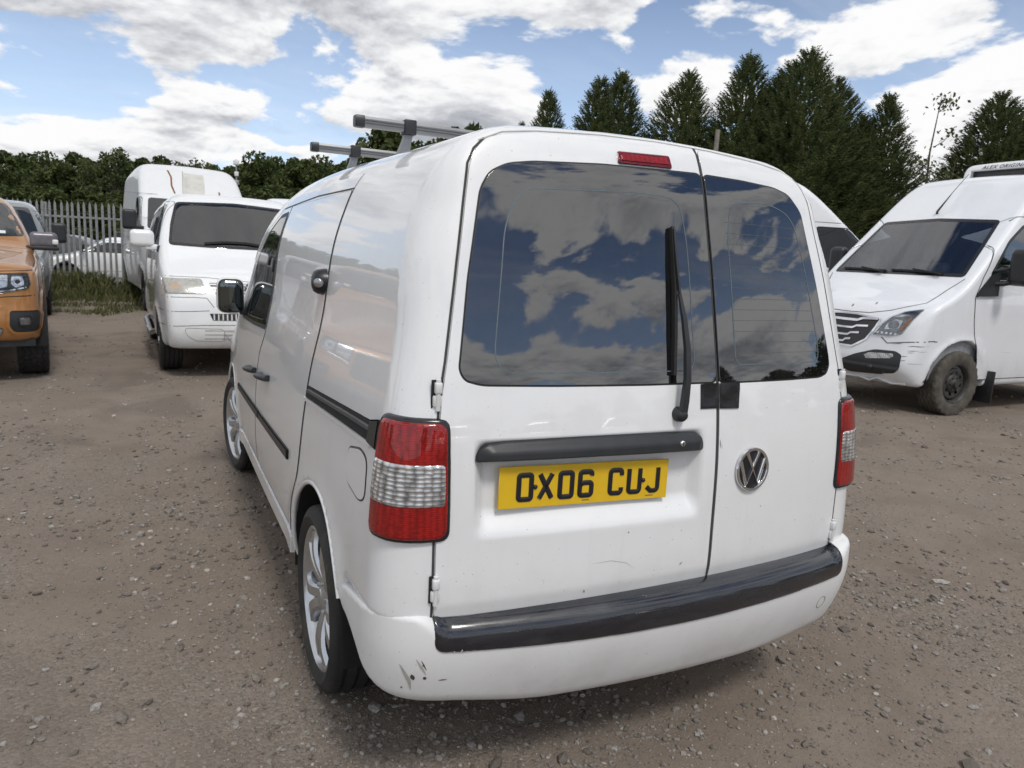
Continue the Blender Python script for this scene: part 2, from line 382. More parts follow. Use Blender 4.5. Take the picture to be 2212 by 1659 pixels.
def panel(surf, outer, holes=(), sp=.03, lift=.004, depth=.012, bev=.0025, func=None):
    """a sheet that follows the surface, proud by lift, its edges rolled and turned in by depth"""
    outer = np.asarray(outer, float)
    if area2(outer) < 0: outer = outer[::-1]
    es = min(sp, .02); outer = densify(outer, es); hs = []
    for h in holes:
        h = np.asarray(h, float)
        if area2(h) > 0: h = h[::-1]
        hs.append(densify(h, es))
    V2, F, loops = tri_fill(offset_poly(outer, bev), [offset_poly(h, bev) for h in hs], sp)
    P, G = surf.at(V2); lf = np.full(len(V2), lift)
    if func is not None: lf = lf + func(V2)
    P = P + G * lf[:, None]
    if func is not None:   # normals of the dented sheet
        e = .002; Nn = []
        du = np.array([e, 0]); dv = np.array([0, e])
        def q(a): p, g = surf.at(a); return p + g * (lift + func(a))[:, None]
        Tu = q(V2 + du) - q(V2 - du); Tv = q(V2 + dv) - q(V2 - dv); Nn = np.cross(Tu, Tv); Nn /= np.maximum(np.linalg.norm(Nn, axis=1)[:, None], 1e-12)
        Nn *= np.sign((Nn * G).sum(1))[:, None]; G = Nn
    a, b, c = P[F[:, 0]], P[F[:, 1]], P[F[:, 2]]
    if (np.cross(b - a, c - a) * G[F].mean(1)).sum() < 0: F = F[:, ::-1]
    V = [P]; Nr = [G]; FF = [tuple(f) for f in F]; n0 = len(P)
    for lp, raw in zip(loops, [outer] + hs):
        m = len(lp); Pi, Gi = P[lp], G[lp]; Po, Go = surf.at(raw); side = Po - Pi
        ln = np.linalg.norm(side, axis=1)[:, None]; side = side / np.maximum(ln, 1e-9); big = (ln > .03).ravel()
        Po = Po + Go * (lift - bev * .7); Po[big] = Pi[big] - Gi[big] * .003
        N1 = Gi * .5 + side * .86; N1 /= np.maximum(np.linalg.norm(N1, axis=1)[:, None], 1e-9)
        V += [Po, Po, Po - Gi * depth]; Nr += [N1, side, side]
        A, B, C2 = n0, n0 + m, n0 + 2 * m; n0 += 3 * m
        for i in range(m):
            j = (i + 1) % m
            FF.append((lp[j], lp[i], A + i, A + j)); FF.append((B + j, B + i, C2 + i, C2 + j))
    V = np.concatenate(V); Nr = np.concatenate(Nr)
    # orient the edge strips with the sheet
    return mesh('panel', V, FF, True, Nr)
def ribbon(surf, pts, width=.005, lift=.0008, sp=.02, closed=False, taper=False, taps=None):
    """a thin strip along a line drawn on the surface: a gap, a scratch, a printed line"""
    p = np.asarray(pts, float)
    if closed: q = densify(p, sp); q = np.vstack([q, q[:1]])
    else:
        q = [p[0]]
        for a, b in zip(p[:-1], p[1:]):
            k = max(1, int(math.ceil(np.linalg.norm(b - a) / sp)))
            for j in range(1, k + 1): q.append(a + (b - a) * j / k)
        q = np.array(q)
    P, G = surf.at(q); T = np.gradient(P, axis=0); S = np.cross(T, G); S /= np.maximum(np.linalg.norm(S, axis=1)[:, None], 1e-9)
    wd = np.full(len(q), width / 2)
    if taper: wd = wd * np.sin(np.linspace(.15, PI - .15, len(q)))
    A = P + S * wd[:, None] + G * lift; B = P - S * wd[:, None] + G * lift; n = len(q)
    return mesh('ribbon', np.concatenate([A, B]), [(i, i + 1, n + i + 1, n + i) for i in range(n - 1)], True, np.concatenate([G, G]))
def box(name, lo, hi, bev=.005, seg=2):
    bm = bmesh.new(); bmesh.ops.create_cube(bm, size=1)
    lo, hi = Vector(lo), Vector(hi)
    for v in bm.verts: v.co = Vector((lo[i] + (v.co[i] + .5) * (hi[i] - lo[i]) for i in range(3)))
    if bev > 0: bmesh.ops.bevel(bm, geom=bm.edges[:], offset=bev, segments=seg, affect='EDGES', profile=.5)
    me = bpy.data.meshes.new(name); bm.to_mesh(me); bm.free(); me.polygons.foreach_set('use_smooth', [True] * len(me.polygons)); me.set_sharp_from_angle(angle=rad(40)); return me
def frames(p, up=(0, 0, 1)):
    p = np.asarray(p, float); T = np.gradient(p, axis=0); T /= np.maximum(np.linalg.norm(T, axis=1)[:, None], 1e-9); up = np.array(up, float)
    S = np.cross(T, up); S /= np.maximum(np.linalg.norm(S, axis=1)[:, None], 1e-6); U = np.cross(S, T); return T, S, U
def sweep(p, prof, up=(0, 0, 1), scale=None, closed=False, cap=True):
    """profile (side, up) points swept along a line"""
    p = np.asarray(p, float); T, S, U = frames(p, up)
    if closed:
        T = np.roll(p, -1, 0) - np.roll(p, 1, 0); T /= np.linalg.norm(T, axis=1)[:, None]; S = np.cross(T, up); S /= np.maximum(np.linalg.norm(S, axis=1)[:, None], 1e-6); U = np.cross(S, T)
    n, m = len(p), len(prof); sc = np.ones(n) if scale is None else np.asarray(scale, float); V = []
    for i in range(n):
        for a, b in prof: V.append(p[i] + S[i] * a * sc[i] + U[i] * b * sc[i])
    F = []
    for i in range(n if closed else n - 1):
        k = (i + 1) % n
        for j in range(m): l = (j + 1) % m; F.append((i * m + j, i * m + l, k * m + l, k * m + j))
    if cap and not closed: F.append(tuple(range(m))[::-1]); F.append(tuple((n - 1) * m + j for j in range(m)))
    return V, F
def circ(r, n=10, ry=None): return [(r * math.cos(2 * PI * i / n), (ry or r) * math.sin(2 * PI * i / n)) for i in range(n)]
def tube(name, p, r, n=10, up=(0, 0, 1), scale=None, sharp=45):
    V, F = sweep(p, circ(r, n) if not isinstance(r, list) else r, up, scale); me = mesh(name, V, F); me.set_sharp_from_angle(angle=rad(sharp)); fix(me); return me
def sweep_mesh(name, p, prof, up=(0, 0, 1)):
    V, F = sweep(p, prof, up); me = mesh(name, V, F); fix(me); me.set_sharp_from_angle(angle=rad(60)); return me
def fix(me):
    bm = bmesh.new(); bm.from_mesh(me); bmesh.ops.recalc_face_normals(bm, faces=bm.faces); bm.to_mesh(me); bm.free(); return me
def merge(name, parts, sharp=None):
    V, F = [], []
    for v, f in parts:
        b = len(V); V += [tuple(map(float, q)) for q in v]; F += [tuple(b + i for i in q) for q in f]
    me = mesh(name, V, F)
    if sharp: fix(me); me.set_sharp_from_angle(angle=rad(sharp))
    return me
def lathe(prof, axis='x', seg=48, close=False, mod=None):
    """profile (radius, along axis) revolved"""
    V, F = [], []; m = len(prof)
    for i in range(seg):
        a = 2 * PI * i / seg
        for j, (r, h) in enumerate(prof):
            if mod: r = mod(r, h, a, j)
            V.append((h, r * math.cos(a), r * math.sin(a)))
    for i in range(seg):
        k = (i + 1) % seg
        for j in range(m if close else m - 1):
            l = (j + 1) % m; F.append((i * m + j, k * m + j, k * m + l, i * m + l))
    return V, F
def copy_tree(o, parent=None, repaint=None):
    c = o.copy(); COL.objects.link(c); c.parent = parent
    if repaint and o.name.split('.')[0] == 'body': c.material_slots[0].link = 'OBJECT'; c.material_slots[0].material = MATS[repaint]
    for ch in o.children: copy_tree(ch, c, repaint)
    return c
def text_mesh(name, body, size, shear=0, spacing=1.0, extrude=0.0):
    cu = bpy.data.curves.new(name, 'FONT'); cu.body = body; cu.size = size; cu.shear = shear; cu.space_character = spacing; cu.extrude = extrude; cu.resolution_u = 3
    o = bpy.data.objects.new(name, cu); COL.objects.link(o); bpy.context.view_layer.update()
    me = bpy.data.meshes.new_from_object(o.evaluated_get(bpy.context.evaluated_depsgraph_get())); bpy.data.objects.remove(o); return me
# ---------------------------------------------------------------- the small white van: body surface
# van frame: x to its right, y forward (rear doors at y = 0), z up
CW = Spl([(.20,.83),(.34,.855),(.50,.869),(.66,.869),(.82,.862),(.98,.847),(1.08,.834),(1.18,.815),(1.28,.795),(1.40,.779),(1.50,.764),(1.60,.737),(1.68,.708),(1.76,.676),(1.90,.61)])
CY = Spl([(.30,.03),(.50,.012),(.56,.006),(.62,.0),(.74,.001),(.95,.010),(1.09,.026),(1.18,.041),(1.34,.078),(1.49,.115),(1.66,.162),(1.777,.198),(1.83,.222),(1.90,.262)])
CZT = Spl([(-.2,1.880),(.3,1.884),(1.2,1.896),(2.2,1.888),(2.55,1.845),(2.8,1.75),(3.1,1.54),(3.4,1.29),(3.6,1.14),(3.85,1.04),(4.15,.94),(4.4,.80)])
CDX = Spl([(0,-.012),(.5,-.006),(1.1,.004),(2.1,.018),(3.2,.022),(3.75,.012),(4.1,-.03),(4.4,-.12)])
RW = (.81, .318); FW = (3.50, .315)          # wheel centres (y, z)
def caddy(P, arch=True):
    x, y, z = P[:, 0], P[:, 1], P[:, 2]; ax = np.abs(x)
    w = CW(z) + CDX(y) * sstep(.3, 1.2, z + .5)
    w = w + .010 * sstep(.9, 2.3, y) * np.clip((z - .95) / .6, 0, 1.1)   # upper body narrows towards the rear
    for c in (RW, FW):                        # flared arches
        r = np.hypot(y - c[0], (z - c[1])); w = w + .012 * np.exp(-((r - .40) / .07) ** 2) * sstep(.86, .55, z)
    w = w - .012 * sstep(.34, .27, z)
    # the shallow shoulder groove the sliding-door rail runs in sits above z = 1.0
    side = (ax - w) / 1.03
    e = .02; sl = (CZT(y + e) - CZT(y - e)) / (2 * e)
    top = (z - CZT(y) + .085 * x * x) / np.sqrt(1 + sl * sl)
    rear = (CY(z) + .085 * x * x - y) / np.sqrt(1.06)
    f = smax(side, top, .17)
    f = smax(f, y - 4.38 + .22 * x * x - .1 * (z - .6) ** 2, .25)
    f = smax(f, rear, .115 - .075 * sstep(1.62, 1.82, z))
    f = smax(f, .27 + .29 * sstep(.50, .40, y) - z, .05)
    if arch:
        for c in (RW, FW):
            r = np.hypot(y - c[0], z - c[1]); f = smax(f, -smax(r - .400, .60 - ax, .03), .014)
    return f
# ---------------------------------------------------------------- wheels (axle along x, outer face towards -x)
def wheel_meshes(R, rim, width, style, tread=4, zig=0.0, knob=0.0):
    hw = width / 2; prof = [(rim - .004, -hw * .70), (rim + .004, -hw * .93), (rim + .014, -hw * .99), (rim + (R - rim) * .5, -hw * 1.07), (R - .020, -hw * 1.0), (R - .008, -hw * .93), (R - .002, -hw * .84)]
    k = tread; span = hw * .78 * 2; gw = .007
    for i in range(k):
        c = -hw * .62 + (hw * 1.24) * i / (k - 1)
        prof += [(R, c - gw), (R - .009, c - gw * .7), (R - .009, c + gw * .7), (R, c + gw)]
    prof += [(a, -b) for a, b in prof[6::-1]]
    ns = 200
    def mod(r, h, a, j):
        if r > R - .021 and abs(h) > hw * .66: r -= .0022 * (((a * 34 / PI) % 1) < .22)
        if knob and r > R - .004: r -= knob * (((a * 22 / PI + (h > 0) * .5) % 1) < .3)
        return r
    V, F = lathe(prof, seg=ns, mod=mod)
    if zig:
        V = [(x + zig * (1 - min(1, abs(abs(x) - hw) / 1e9)) * (1 if int(i / len(prof)) % 8 < 4 else -1) * (math.hypot(y, z) > R - .012), y, z) for i, (x, y, z) in enumerate(V)]
    ty = mesh('tyre', V, F); fix(ty); ty.set_sharp_from_angle(angle=rad(38))
    parts = []
    lipx = -hw * .80
    parts.append(lathe([(rim + .006, lipx), (rim + .007, lipx - .012), (rim - .004, lipx - .016), (rim - .014, lipx - .008), (rim - .024, lipx + .02), (rim - .034, lipx + .06), (rim - .040, hw * .5)], seg=72))
    if style == 'alloy':
        for s in range(5):
            for sg in (-1, 1):
                a0 = 2 * PI * s / 5 + .31; p = []; sc = []
                for t in np.linspace(0, 1, 9):
                    rr = .045 + (rim - .052) * t; aa = a0 + sg * (.30 * (1 - t) ** 1.5 * .6 + .075 + .23 * t * t)
                    p.append((lipx + .012 + .016 * math.sin(PI * t) * -1 + .012 * (1 - t), rr * math.cos(aa), rr * math.sin(aa))); sc.append(.74 + .46 * t)
                parts.append(sweep(p, [(-.023, -.022), (.023, -.022), (.0265, .0), (.017, .012), (-.017, .012), (-.0265, .0)], up=(-1, 0, 0), scale=sc))
        parts.append(lathe([(0, lipx - .004), (.028, lipx - .004), (.033, lipx), (.055, lipx + .006), (.075, lipx + .014), (.080, lipx + .05)], seg=40))
        for s in range(5):
            a = 2 * PI * s / 5; parts.append(([(lipx + .004 + x, .052 * math.cos(a) + y, .052 * math.sin(a) + z) for x, y, z in lathe([(0, -.006), (.007, -.006), (.008, .01)], seg=8)[0]], lathe([(0, -.006), (.007, -.006), (.008, .01)], seg=8)[1]))
    elif style == 'dark_alloy':
        for s in range(6):
            for sg in (-1, 1):
                a0 = 2 * PI * s / 6; p = [(lipx + .01, (.05 + (rim - .06) * t) * math.cos(a0 + sg * (.1 + .16 * t)), (.05 + (rim - .06) * t) * math.sin(a0 + sg * (.1 + .16 * t))) for t in np.linspace(0, 1, 6)]
                parts.append(sweep(p, [(-.014, -.02), (.014, -.02), (.014, .006), (-.014, .006)], up=(-1, 0, 0)))
        parts.append(lathe([(0, lipx - .01), (.045, lipx - .008), (.07, lipx + .01)], seg=32))
    else:      # pressed steel disc with holes and a raised hub
        nh = 8; m = 96
        def disc(r, h, a, j): return r
        V2, F2 = lathe([(rim - .034, lipx + .055), (rim - .05, lipx + .022), (.155, lipx + .016), (.142, lipx + .018), (.108, lipx + .030), (.095, lipx + .012), (.060, lipx + .004), (.046, lipx - .01), (.040, lipx - .03), (0, lipx - .032)], seg=m)
        mm = 10; F2 = [f for f in F2 if not (f[0] % mm == 3 and ((f[0] // mm) % 12) < 5)]
        parts.append((V2, F2))
        for s in range(6):
            a = 2 * PI * s / 6; q = lathe([(0, -.016), (.009, -.016), (.011, .012)], seg=6); parts.append(([(lipx + .006 + x, .075 * math.cos(a) + y, .075 * math.sin(a) + z) for x, y, z in q[0]], q[1]))
    rm = merge('rim', parts, 35)
    hub = merge('hub_disc', [lathe([(0, lipx + .065), (rim - .06, lipx + .065), (rim - .05, lipx + .075), (rim - .03, hw)], seg=40)], 35)
    return ty, rm, hub
def add_wheel(parent, ms, x, y, z, mats=('tyre_rubber', 'alloy', 'underbody'), steer=0., spin=0., name='wheel'):
    w_ = link(name, ms[1], mats[1], parent); w_.location = (x, y, z); w_.rotation_mode = 'XYZ'
    w_.rotation_euler = (spin, 0, steer + (PI if x > 0 else 0))
    link('tyre', ms[0], mats[0], w_); link('hub_disc', ms[2], mats[2], w_); return w_

# ---------------------------------------------------------------- the small white van
van = thing('small_van', 'small white van seen from behind with tinted rear doors and roof bars', 'van')
def part(name, me, mat, parent=van): return link(name, me, mat, parent)
def CS(P):      # the shell, open behind the plate recess
    x, y, z = P[:, 0], P[:, 1], P[:, 2]; b = np.maximum(np.maximum(-.655 - x, x - .112), np.maximum(np.maximum(.79 - z, z - 1.07), y - .15))
    return smax(caddy(P), -b, .01)
CN = lambda P: caddy(P, False)
part('body', sdf_mesh('body', CS, (-.98, -.08, .2), (.98, 4.5, 1.98), .02), 'van_white')
REAR, LEFT, RIGHT, TOP = Surf(CN, 'rear'), Surf(CN, 'left'), Surf(CN, 'right'), Surf(CN, 'top')
for c in (RW, FW):
    for s in (-1, 1):
        A = np.linspace(-.12, PI + .12, 30); V = [(s * xx, c[0] + .394 * math.cos(a), c[1] + .394 * math.sin(a)) for a in A for xx in (.57, .868)]
        F = [(2 * i, 2 * i + 1, 2 * i + 3, 2 * i + 2) for i in range(29)]; b = len(V); V += [(s * .62, c[0] + .40 * math.cos(a), c[1] + .40 * math.sin(a)) for a in np.linspace(-.1, PI + .1, 24)[:-1]]; F.append(tuple(range(b, b + 23)))
        part('arch_liner', mesh('arch_liner', V, F), 'underbody')
part('underfloor', box('underfloor', (-.58, .30, .27), (.58, 4.1, .34), .02), 'underbody')
wm = wheel_meshes(.318, .243, .215, 'alloy')
for c, st in ((RW, 0), (FW, rad(7))):
    for s in (-1, 1): add_wheel(van, wm, s * (.762 if c is RW else .785), c[0], c[1], steer=st, spin=.5 if s < 0 else 1.7)

# rear doors
def xz(s): return [tuple(p) for p in s]
DL = [(-.722,.600),(-.40,.584),(.131,.560),(.131,1.859),(0,1.864),(-.2,1.860),(-.4,1.846),(-.50,1.832),(-.55,1.815),(-.582,1.785),(-.603,1.745),(-.648,1.50),(-.690,1.253),(-.706,1.175),(-.714,1.10),(-.722,.80)]
DR = [(.141,.560),(.45,.568),(.704,.585),(.708,.80),(.706,1.10),(.700,1.175),(.684,1.253),(.645,1.50),(.601,1.745),(.580,1.785),(.55,1.815),(.50,1.832),(.4,1.846),(.2,1.860),(.141,1.861)]
def recess(uv):
    x, z = uv[:, 0], uv[:, 1]
    m = sstep(-.630, -.590, x) * sstep(.088, .045, x) * sstep(.795, .872, z + .012 * (x + .27)) * sstep(1.06, 1.02, z)
    low = .004 * sstep(.64, .60, z)
    return -.036 * m - low
rdl = part('rear_door', panel(REAR, rounded(DL, .018), sp=.0095, lift=.004, func=recess), 'van_white')
rdr = part('rear_door', panel(REAR, rounded(DR, .018), sp=.016, lift=.004, func=lambda uv: -.004 * sstep(.64, .60, uv[:, 1])), 'van_white')
# gaps round the doors
def gap(s, pts, w=.007, parent=van, closed=False, mat='gap_dark', lift=.0012): return part('panel_gap', ribbon(s, pts, w, lift, closed=closed), mat, parent)
gap(REAR, [(-.7265,.592)] + [(x - .0045, z) for x, z in DL[:7:-1]] , .0065, mat='seam_grey')
gap(REAR, [(.136,.555),(.136,1.866)], .0095, mat='seam_grey')
gap(REAR, [(x + .0045, z) for x, z in DR[2:11]], .0065, mat='seam_grey')
gap(REAR, [(-.57,1.808),(-.50,1.838),(-.4,1.852),(-.2,1.866),(0,1.870),(.2,1.866),(.4,1.852),(.50,1.838),(.57,1.808)], .004, mat='scuff_grey')
# tinted panes
WL = [(.1305,1.187),(.1305,1.786),(-.214,1.778),(-.427,1.764),(-.500,1.752),(-.552,1.726),(-.580,1.681),(-.627,1.457),(-.654,1.276),(-.661,1.232),(-.648,1.206),(-.604,1.194),(-.4,1.190),(-.112,1.187)]
WR = [(.1415,1.785),(.299,1.782),(.440,1.774),(.505,1.758),(.556,1.706),(.602,1.473),(.640,1.255),(.642,1.222),(.628,1.198),(.592,1.187),(.435,1.185),(.1415,1.185)]
def grow(p, d):
    p = np.array(p, float)
    if area2(p) < 0: p = p[::-1]
    return offset_poly(densify(rounded(p, .02), .03), -d)
for pane, door in ((WL, rdl), (WR, rdr)):
    part('window_seal', panel(REAR, np.clip(grow(pane, .005), [-.9, 0], [.1325 if pane is WL else .9, 3]) if pane is WL else np.clip(grow(pane, .005), [.1395, 0], [.9, 3]), sp=.04, lift=.0046, depth=.004), 'rubber_seal', door)
    part('window_pane', panel(REAR, rounded(pane, .02), sp=.022, lift=.0062, depth=.004, bev=.002), 'glass_dark', door)
plain('glass_print', (.10, .13, .15), .5)
PL = rounded([(-.575,1.222),(.050,1.222),(.050,1.60),(.034,1.705),(-.10,1.712),(-.47,1.692),(-.520,1.60)], [.07,.04,.05,.06,.05,.07,.05])
PR = rounded([(.208,1.235),(.212,1.60),(.235,1.712),(.39,1.724),(.510,1.69),(.548,1.52),(.585,1.30),(.585,1.235)], [.03,.05,.05,.05,.06,.05,.04,.03])
part('glass_print', ribbon(REAR, PL, .0035, .0067, closed=True), 'glass_print', rdl); part('glass_print', ribbon(REAR, PR, .0035, .0067, closed=True), 'glass_print', rdr)
plain('heater_print', (.085, .085, .085), .6)
for i in range(14): z_ = 1.235 + i * .032; part('heater_line', ribbon(REAR, [(.205, z_), (.40, z_ + .001), (.60 - (z_ - 1.2) * .17, z_)], .0014, .0066, sp=.05), 'heater_print', rdr)
# brake lamp
bk = part('brake_lamp', panel(REAR, rounded([(-.164,1.785),(.024,1.789),(.021,1.826),(-.161,1.820)], .008), sp=.02, lift=.010, depth=.01, bev=.003), 'lens_dark_red', rdl)
part('lamp_lens', panel(REAR, rounded([(-.152,1.793),(.013,1.797),(.011,1.818),(-.150,1.812)], .004), sp=.02, lift=.012, depth=.004, bev=.002), 'lens_red', bk)
# black tape over the split
part('tape', panel(REAR, [(.070,1.183),(.135,1.185),(.137,1.112),(.068,1.113)], sp=.02, lift=.0072, depth=.001, bev=.0006, func=lambda u: .0008 * np.sin(u[:, 1] * 260)), 'tape_black', rdl)
part('tape', panel(REAR, [(.140,1.184),(.222,1.183),(.215,1.108),(.141,1.111)], sp=.02, lift=.0076, depth=.001, bev=.0006, func=lambda u: .0008 * np.sin(u[:, 1] * 210 + u[:, 0] * 40)), 'tape_black', rdr)
# handle bar, lock
HB = [(-.626,1.003),(-.620,1.034),(-.598,1.050),(-.55,1.055),(-.334,1.057),(-.05,1.055),(.045,1.050),(.068,1.038),(.078,1.020),(.078,.994),(-.263,1.0)]
hb = part('handle_bar', panel(REAR, rounded(HB, .012), sp=.012, lift=.012, depth=.035, bev=.007, func=lambda u: .016 * sstep(1.055, 1.025, u[:, 1]) * sstep(-.626, -.58, u[:, 0]) * sstep(.08, .04, u[:, 0])), 'black_plastic', rdl)
P, G = REAR.at([(-.015, 1.022)]); V, F = lathe([(0, -.003), (.0075, -.003), (.009, 0), (.009, .01)], seg=20)
lk = part('door_lock', mesh('door_lock', [(v[1], v[0], v[2]) for v in V], F), 'chrome', hb); lk.location = P[0] + G[0] * .0285; part('keyhole', box('keyhole', (-.001, -.0045, -.005), (.001, -.0028, .005), 0), 'gap_dark', lk)
# number plate on the recess, a little yawed with the bow of the door
pc = np.array([(-.566, .050, .985), (-.026, .026, .973), (-.018, .020, .860), (-.561, .045, .874)]) - np.array([.002, .003, 0])
plate = part('number_plate', box('number_plate', (-.262, -.002, -.0565), (.262, .002, .0565), .0015, 1), 'plate_yellow', rdl)
ctr = pc.mean(0); ux = Vector(pc[1] - pc[0]).normalized(); uz = Vector(pc[0] - pc[3]).normalized(); uy = uz.cross(ux).normalized(); uz = ux.cross(uy)
pm = Matrix((ux, uy, uz)).transposed().to_4x4(); pm.translation = Vector(ctr); plate.matrix_local = pm
def stroke(p, w, h, closed=False):
    """raised, softly rounded stroke in the x-z plane facing -y"""
    p = densify(p, .006) if closed else np.array(p, float); q = np.stack([p[:, 0], np.zeros(len(p)), p[:, 1]], 1)
    return sweep(q, [(-w / 2, 0), (-w / 2, h * .55), (-w * .34, h), (w * .34, h), (w / 2, h * .55), (w / 2, 0)], up=(0, -1, 0), closed=closed)
def arc(cx_, cz_, rx, rz, a0, a1, n=9): return [(cx_ + rx * math.cos(rad(a)), cz_ + rz * math.sin(rad(a))) for a in np.linspace(a0, a1, n)]
CH = {  # character centre lines, 36 x 65 mm
 'O': [([*arc(.006,.059,.006,.006,180,90,4), *arc(.030,.059,.006,.006,90,0,4), *arc(.030,.006,.006,.006,0,-90,4), *arc(.006,.006,.006,.006,-90,-180,4)], True)],
 'X': [([(.0,.0),(.036,.065)], False), ([(.036,.0),(.0,.065)], False)],
 '6': [([(.035,.054),*arc(.029,.058,.007,.007,0,90,4),*arc(.007,.058,.007,.007,90,180,4),*arc(.007,.007,.007,.007,180,270,4),*arc(.029,.007,.007,.007,-90,0,4),*arc(.029,.028,.007,.007,0,90,4),(.012,.035),(.001,.030)], False)],
 'C': [([(.036,.050),*arc(.028,.057,.008,.008,0,90,4),*arc(.008,.057,.008,.008,90,180,4),*arc(.008,.008,.008,.008,180,270,4),*arc(.028,.008,.008,.008,-90,0,4),(.036,.015)], False)],
 'U': [([(0,.066),*arc(.008,.008,.008,.008,180,270,4),*arc(.028,.008,.008,.008,-90,0,4),(.036,.066)], False)],
 'J': [([(.036,.066),*arc(.026,.009,.010,.009,0,-90,5),(.013,0),(.0,.012)], False)]}
CH['0'] = CH['O']
def plate_text(pl, txt, x0, hgt=.079, face=-.0021, pitch=.0605, gap_=.0345, mat='plate_black', sc=1.0):
    x = x0
    for ch in txt:
        if ch == ' ': x += gap_; continue
        me = merge('character', [stroke([(a * sc, b * sc) for a, b in p], .0135 * sc, .0032, c) for p, c in CH[ch]], 50)
        o = part('character', me, mat, pl); o.location = (x + .007, face, -.0325); x += pitch
plate_text(plate, 'OX06 CUJ', -.213)
for xx in (-.158, .179):
    V, F = lathe([(0, -.005), (.004, -.0045), (.0062, -.002), (.0066, .001)], seg=14); s_ = part('plate_screw', mesh('plate_screw', [(v[1], v[0], v[2]) for v in V], F), 'plate_black', plate); s_.location = (xx, -.0022, -.001)
for xx, wd in ((-.015, .022), (.19, .026)):
    for i in range(7): o = part('plate_print', box('plate_print', (0, -.0003, 0), (wd / 9, .0001, .0028), 0), 'grey_plastic', plate); o.location = (xx + i * wd / 7, -.0021, -.0475)
# round emblem
bP, bG = REAR.at([(.277, .921)]); n_ = Vector(bG[0]); 
V, F = lathe([(0, .001), (.060, .001), (.064, .0)], seg=40); emb = part('emblem', mesh('emblem', [(v[1], -v[0], v[2]) for v in V], F), 'plate_black', rdr); fix(emb.data)
em = Matrix((n_.cross(Vector((0, 0, 1))).normalized() * -1, -n_, Vector((0, 0, 1)))).transposed(); ex = Vector((0, 0, 1)).cross(n_).normalized(); em = Matrix((ex, -n_, n_.cross(ex) * 1.0)).transposed().to_4x4(); em.translation = Vector(bP[0]) + n_ * .007; emb.matrix_local = em
R_ = .0625; ring = [(R_ * math.cos(a), R_ * math.sin(a)) for a in np.linspace(0, 2 * PI, 49)[:-1]]
part('emblem_ring', merge('emblem_ring', [stroke(ring, .011, .007, True)], 60), 'chrome', emb)
part('emblem_letters', merge('emblem_letters', [stroke(p, .0135, .006) for p in ([(-.025,.052),(0,.004),(.025,.052)], [(-.051,.028),(-.024,-.046),(0,.002),(.024,-.046),(.051,.028)])], 60), 'chrome', emb)
# wiper
wp = []
def rp(x, z, o): P, G = REAR.at([(x, z)]); return P[0] + G[0] * o
V, F = lathe([(0, -.034), (.012, -.034), (.018, -.026), (.021, -.006), (.023, .006)], seg=24)
piv = part('wiper', mesh('wiper', [(v[1], v[0], v[2]) for v in V], F), 'black_plastic', rdl); b_ = rp(-.014, 1.103, .0); piv.location = b_; fix(piv.data)
def rel(p): return [np.array(q) - b_ for q in p]
arm = [rp(-.014, 1.103, .028), rp(-.012, 1.14, .034), rp(-.006, 1.20, .040), rp(-.003, 1.28, .042), rp(-.006, 1.36, .040), rp(-.012, 1.43, .034)]
part('wiper_arm', tube('wiper_arm', rel(arm), [(-.010, -.005), (.010, -.005), (.008, .005), (-.008, .005)], up=(0, -1, .3), scale=[1.2, 1.25, 1.1, 1.0, .85, .55]), 'black_plastic', piv)
part('wiper_blade', tube('wiper_blade', rel([rp(-.034, 1.21, .016), rp(-.026, 1.32, .020), rp(-.016, 1.45, .020), rp(-.006, 1.62, .015)]), [(-.003, -.012), (.003, -.012), (.005, .006), (-.005, .006)], up=(0, -1, .3)), 'rubber_seal', piv)
part('wiper_link', tube('wiper_link', rel([rp(-.012, 1.43, .034), rp(-.011, 1.52, .028), rp(-.006, 1.612, .022)]), [(-.003, -.003), (.003, -.003), (.003, .004), (-.003, .004)], up=(0, -1, .3)), 'black_plastic', piv)
# hinges
for x, z in ((-.7165, 1.175), (-.7205, .683), (.704, 1.175), (.7075, .665)):
    b_ = rp(x, z, .002); h_ = part('hinge', box('hinge', (-.013, -.010, -.033), (.011, .004, -.004), .004), 'van_white'); h_.location = b_
    part('hinge_knuckle', box('hinge_knuckle', (-.010, -.016, -.001), (.009, .003, .030), .006, 3), 'van_white', h_); part('hinge_pin', tube('hinge_pin', [(-.001, -.008, -.042), (-.001, -.008, .036)], .0065, 10, up=(0, 1, 0)), 'van_white', h_)
    part('hinge_shadow_gap', box('hinge_shadow_gap', (-.016, -.0016, -.038), (.0135, .003, .034), .001, 1), 'gap_dark', h_)

# tail lamps
def tail_region(P, s, z0, z1, m=0.):
    x, y, z = P[:, 0] * s, P[:, 1], P[:, 2]
    g = smax(z - (1.108 - .05 * (x + .70) * 0) - m, .812 - m - z, .02)
    g = smax(g, -(-x - .694) - m, .03)
    g = smax(g, y - (.172 - .06 * (1.0 - z) * 1.0) - m, .03)
    return g
def band(P, z0, z1): return np.maximum(P[:, 2] - z1, z0 - P[:, 2])
for s, lab in ((1, None), (-1, None)):
    lo = (-.90, -.02, .78) if s > 0 else (.66, -.02, .78); hi = (-.66, .24, 1.14) if s > 0 else (.90, .24, 1.14)
    hs = part('tail_lamp', sdf_mesh('tail_lamp', lambda P: smax(CN(P) - .011, tail_region(P, s, 0, 2, .007), .01), lo, hi, .008), 'lamp_black')
    part('red_lens', sdf_mesh('red_lens', lambda P: smax(CN(P) - .0150, tail_region(P, s, 0, 2, -.001), .012), lo, hi, .006), 'lens_red', hs)
    part('clear_lens', sdf_mesh('clear_lens', lambda P: smax(CN(P) - .0172, smax(tail_region(P, s, 0, 2, -.009), band(P, .899, 1.0045), .012), .004), lo, hi, .006), 'lens_clear', hs)

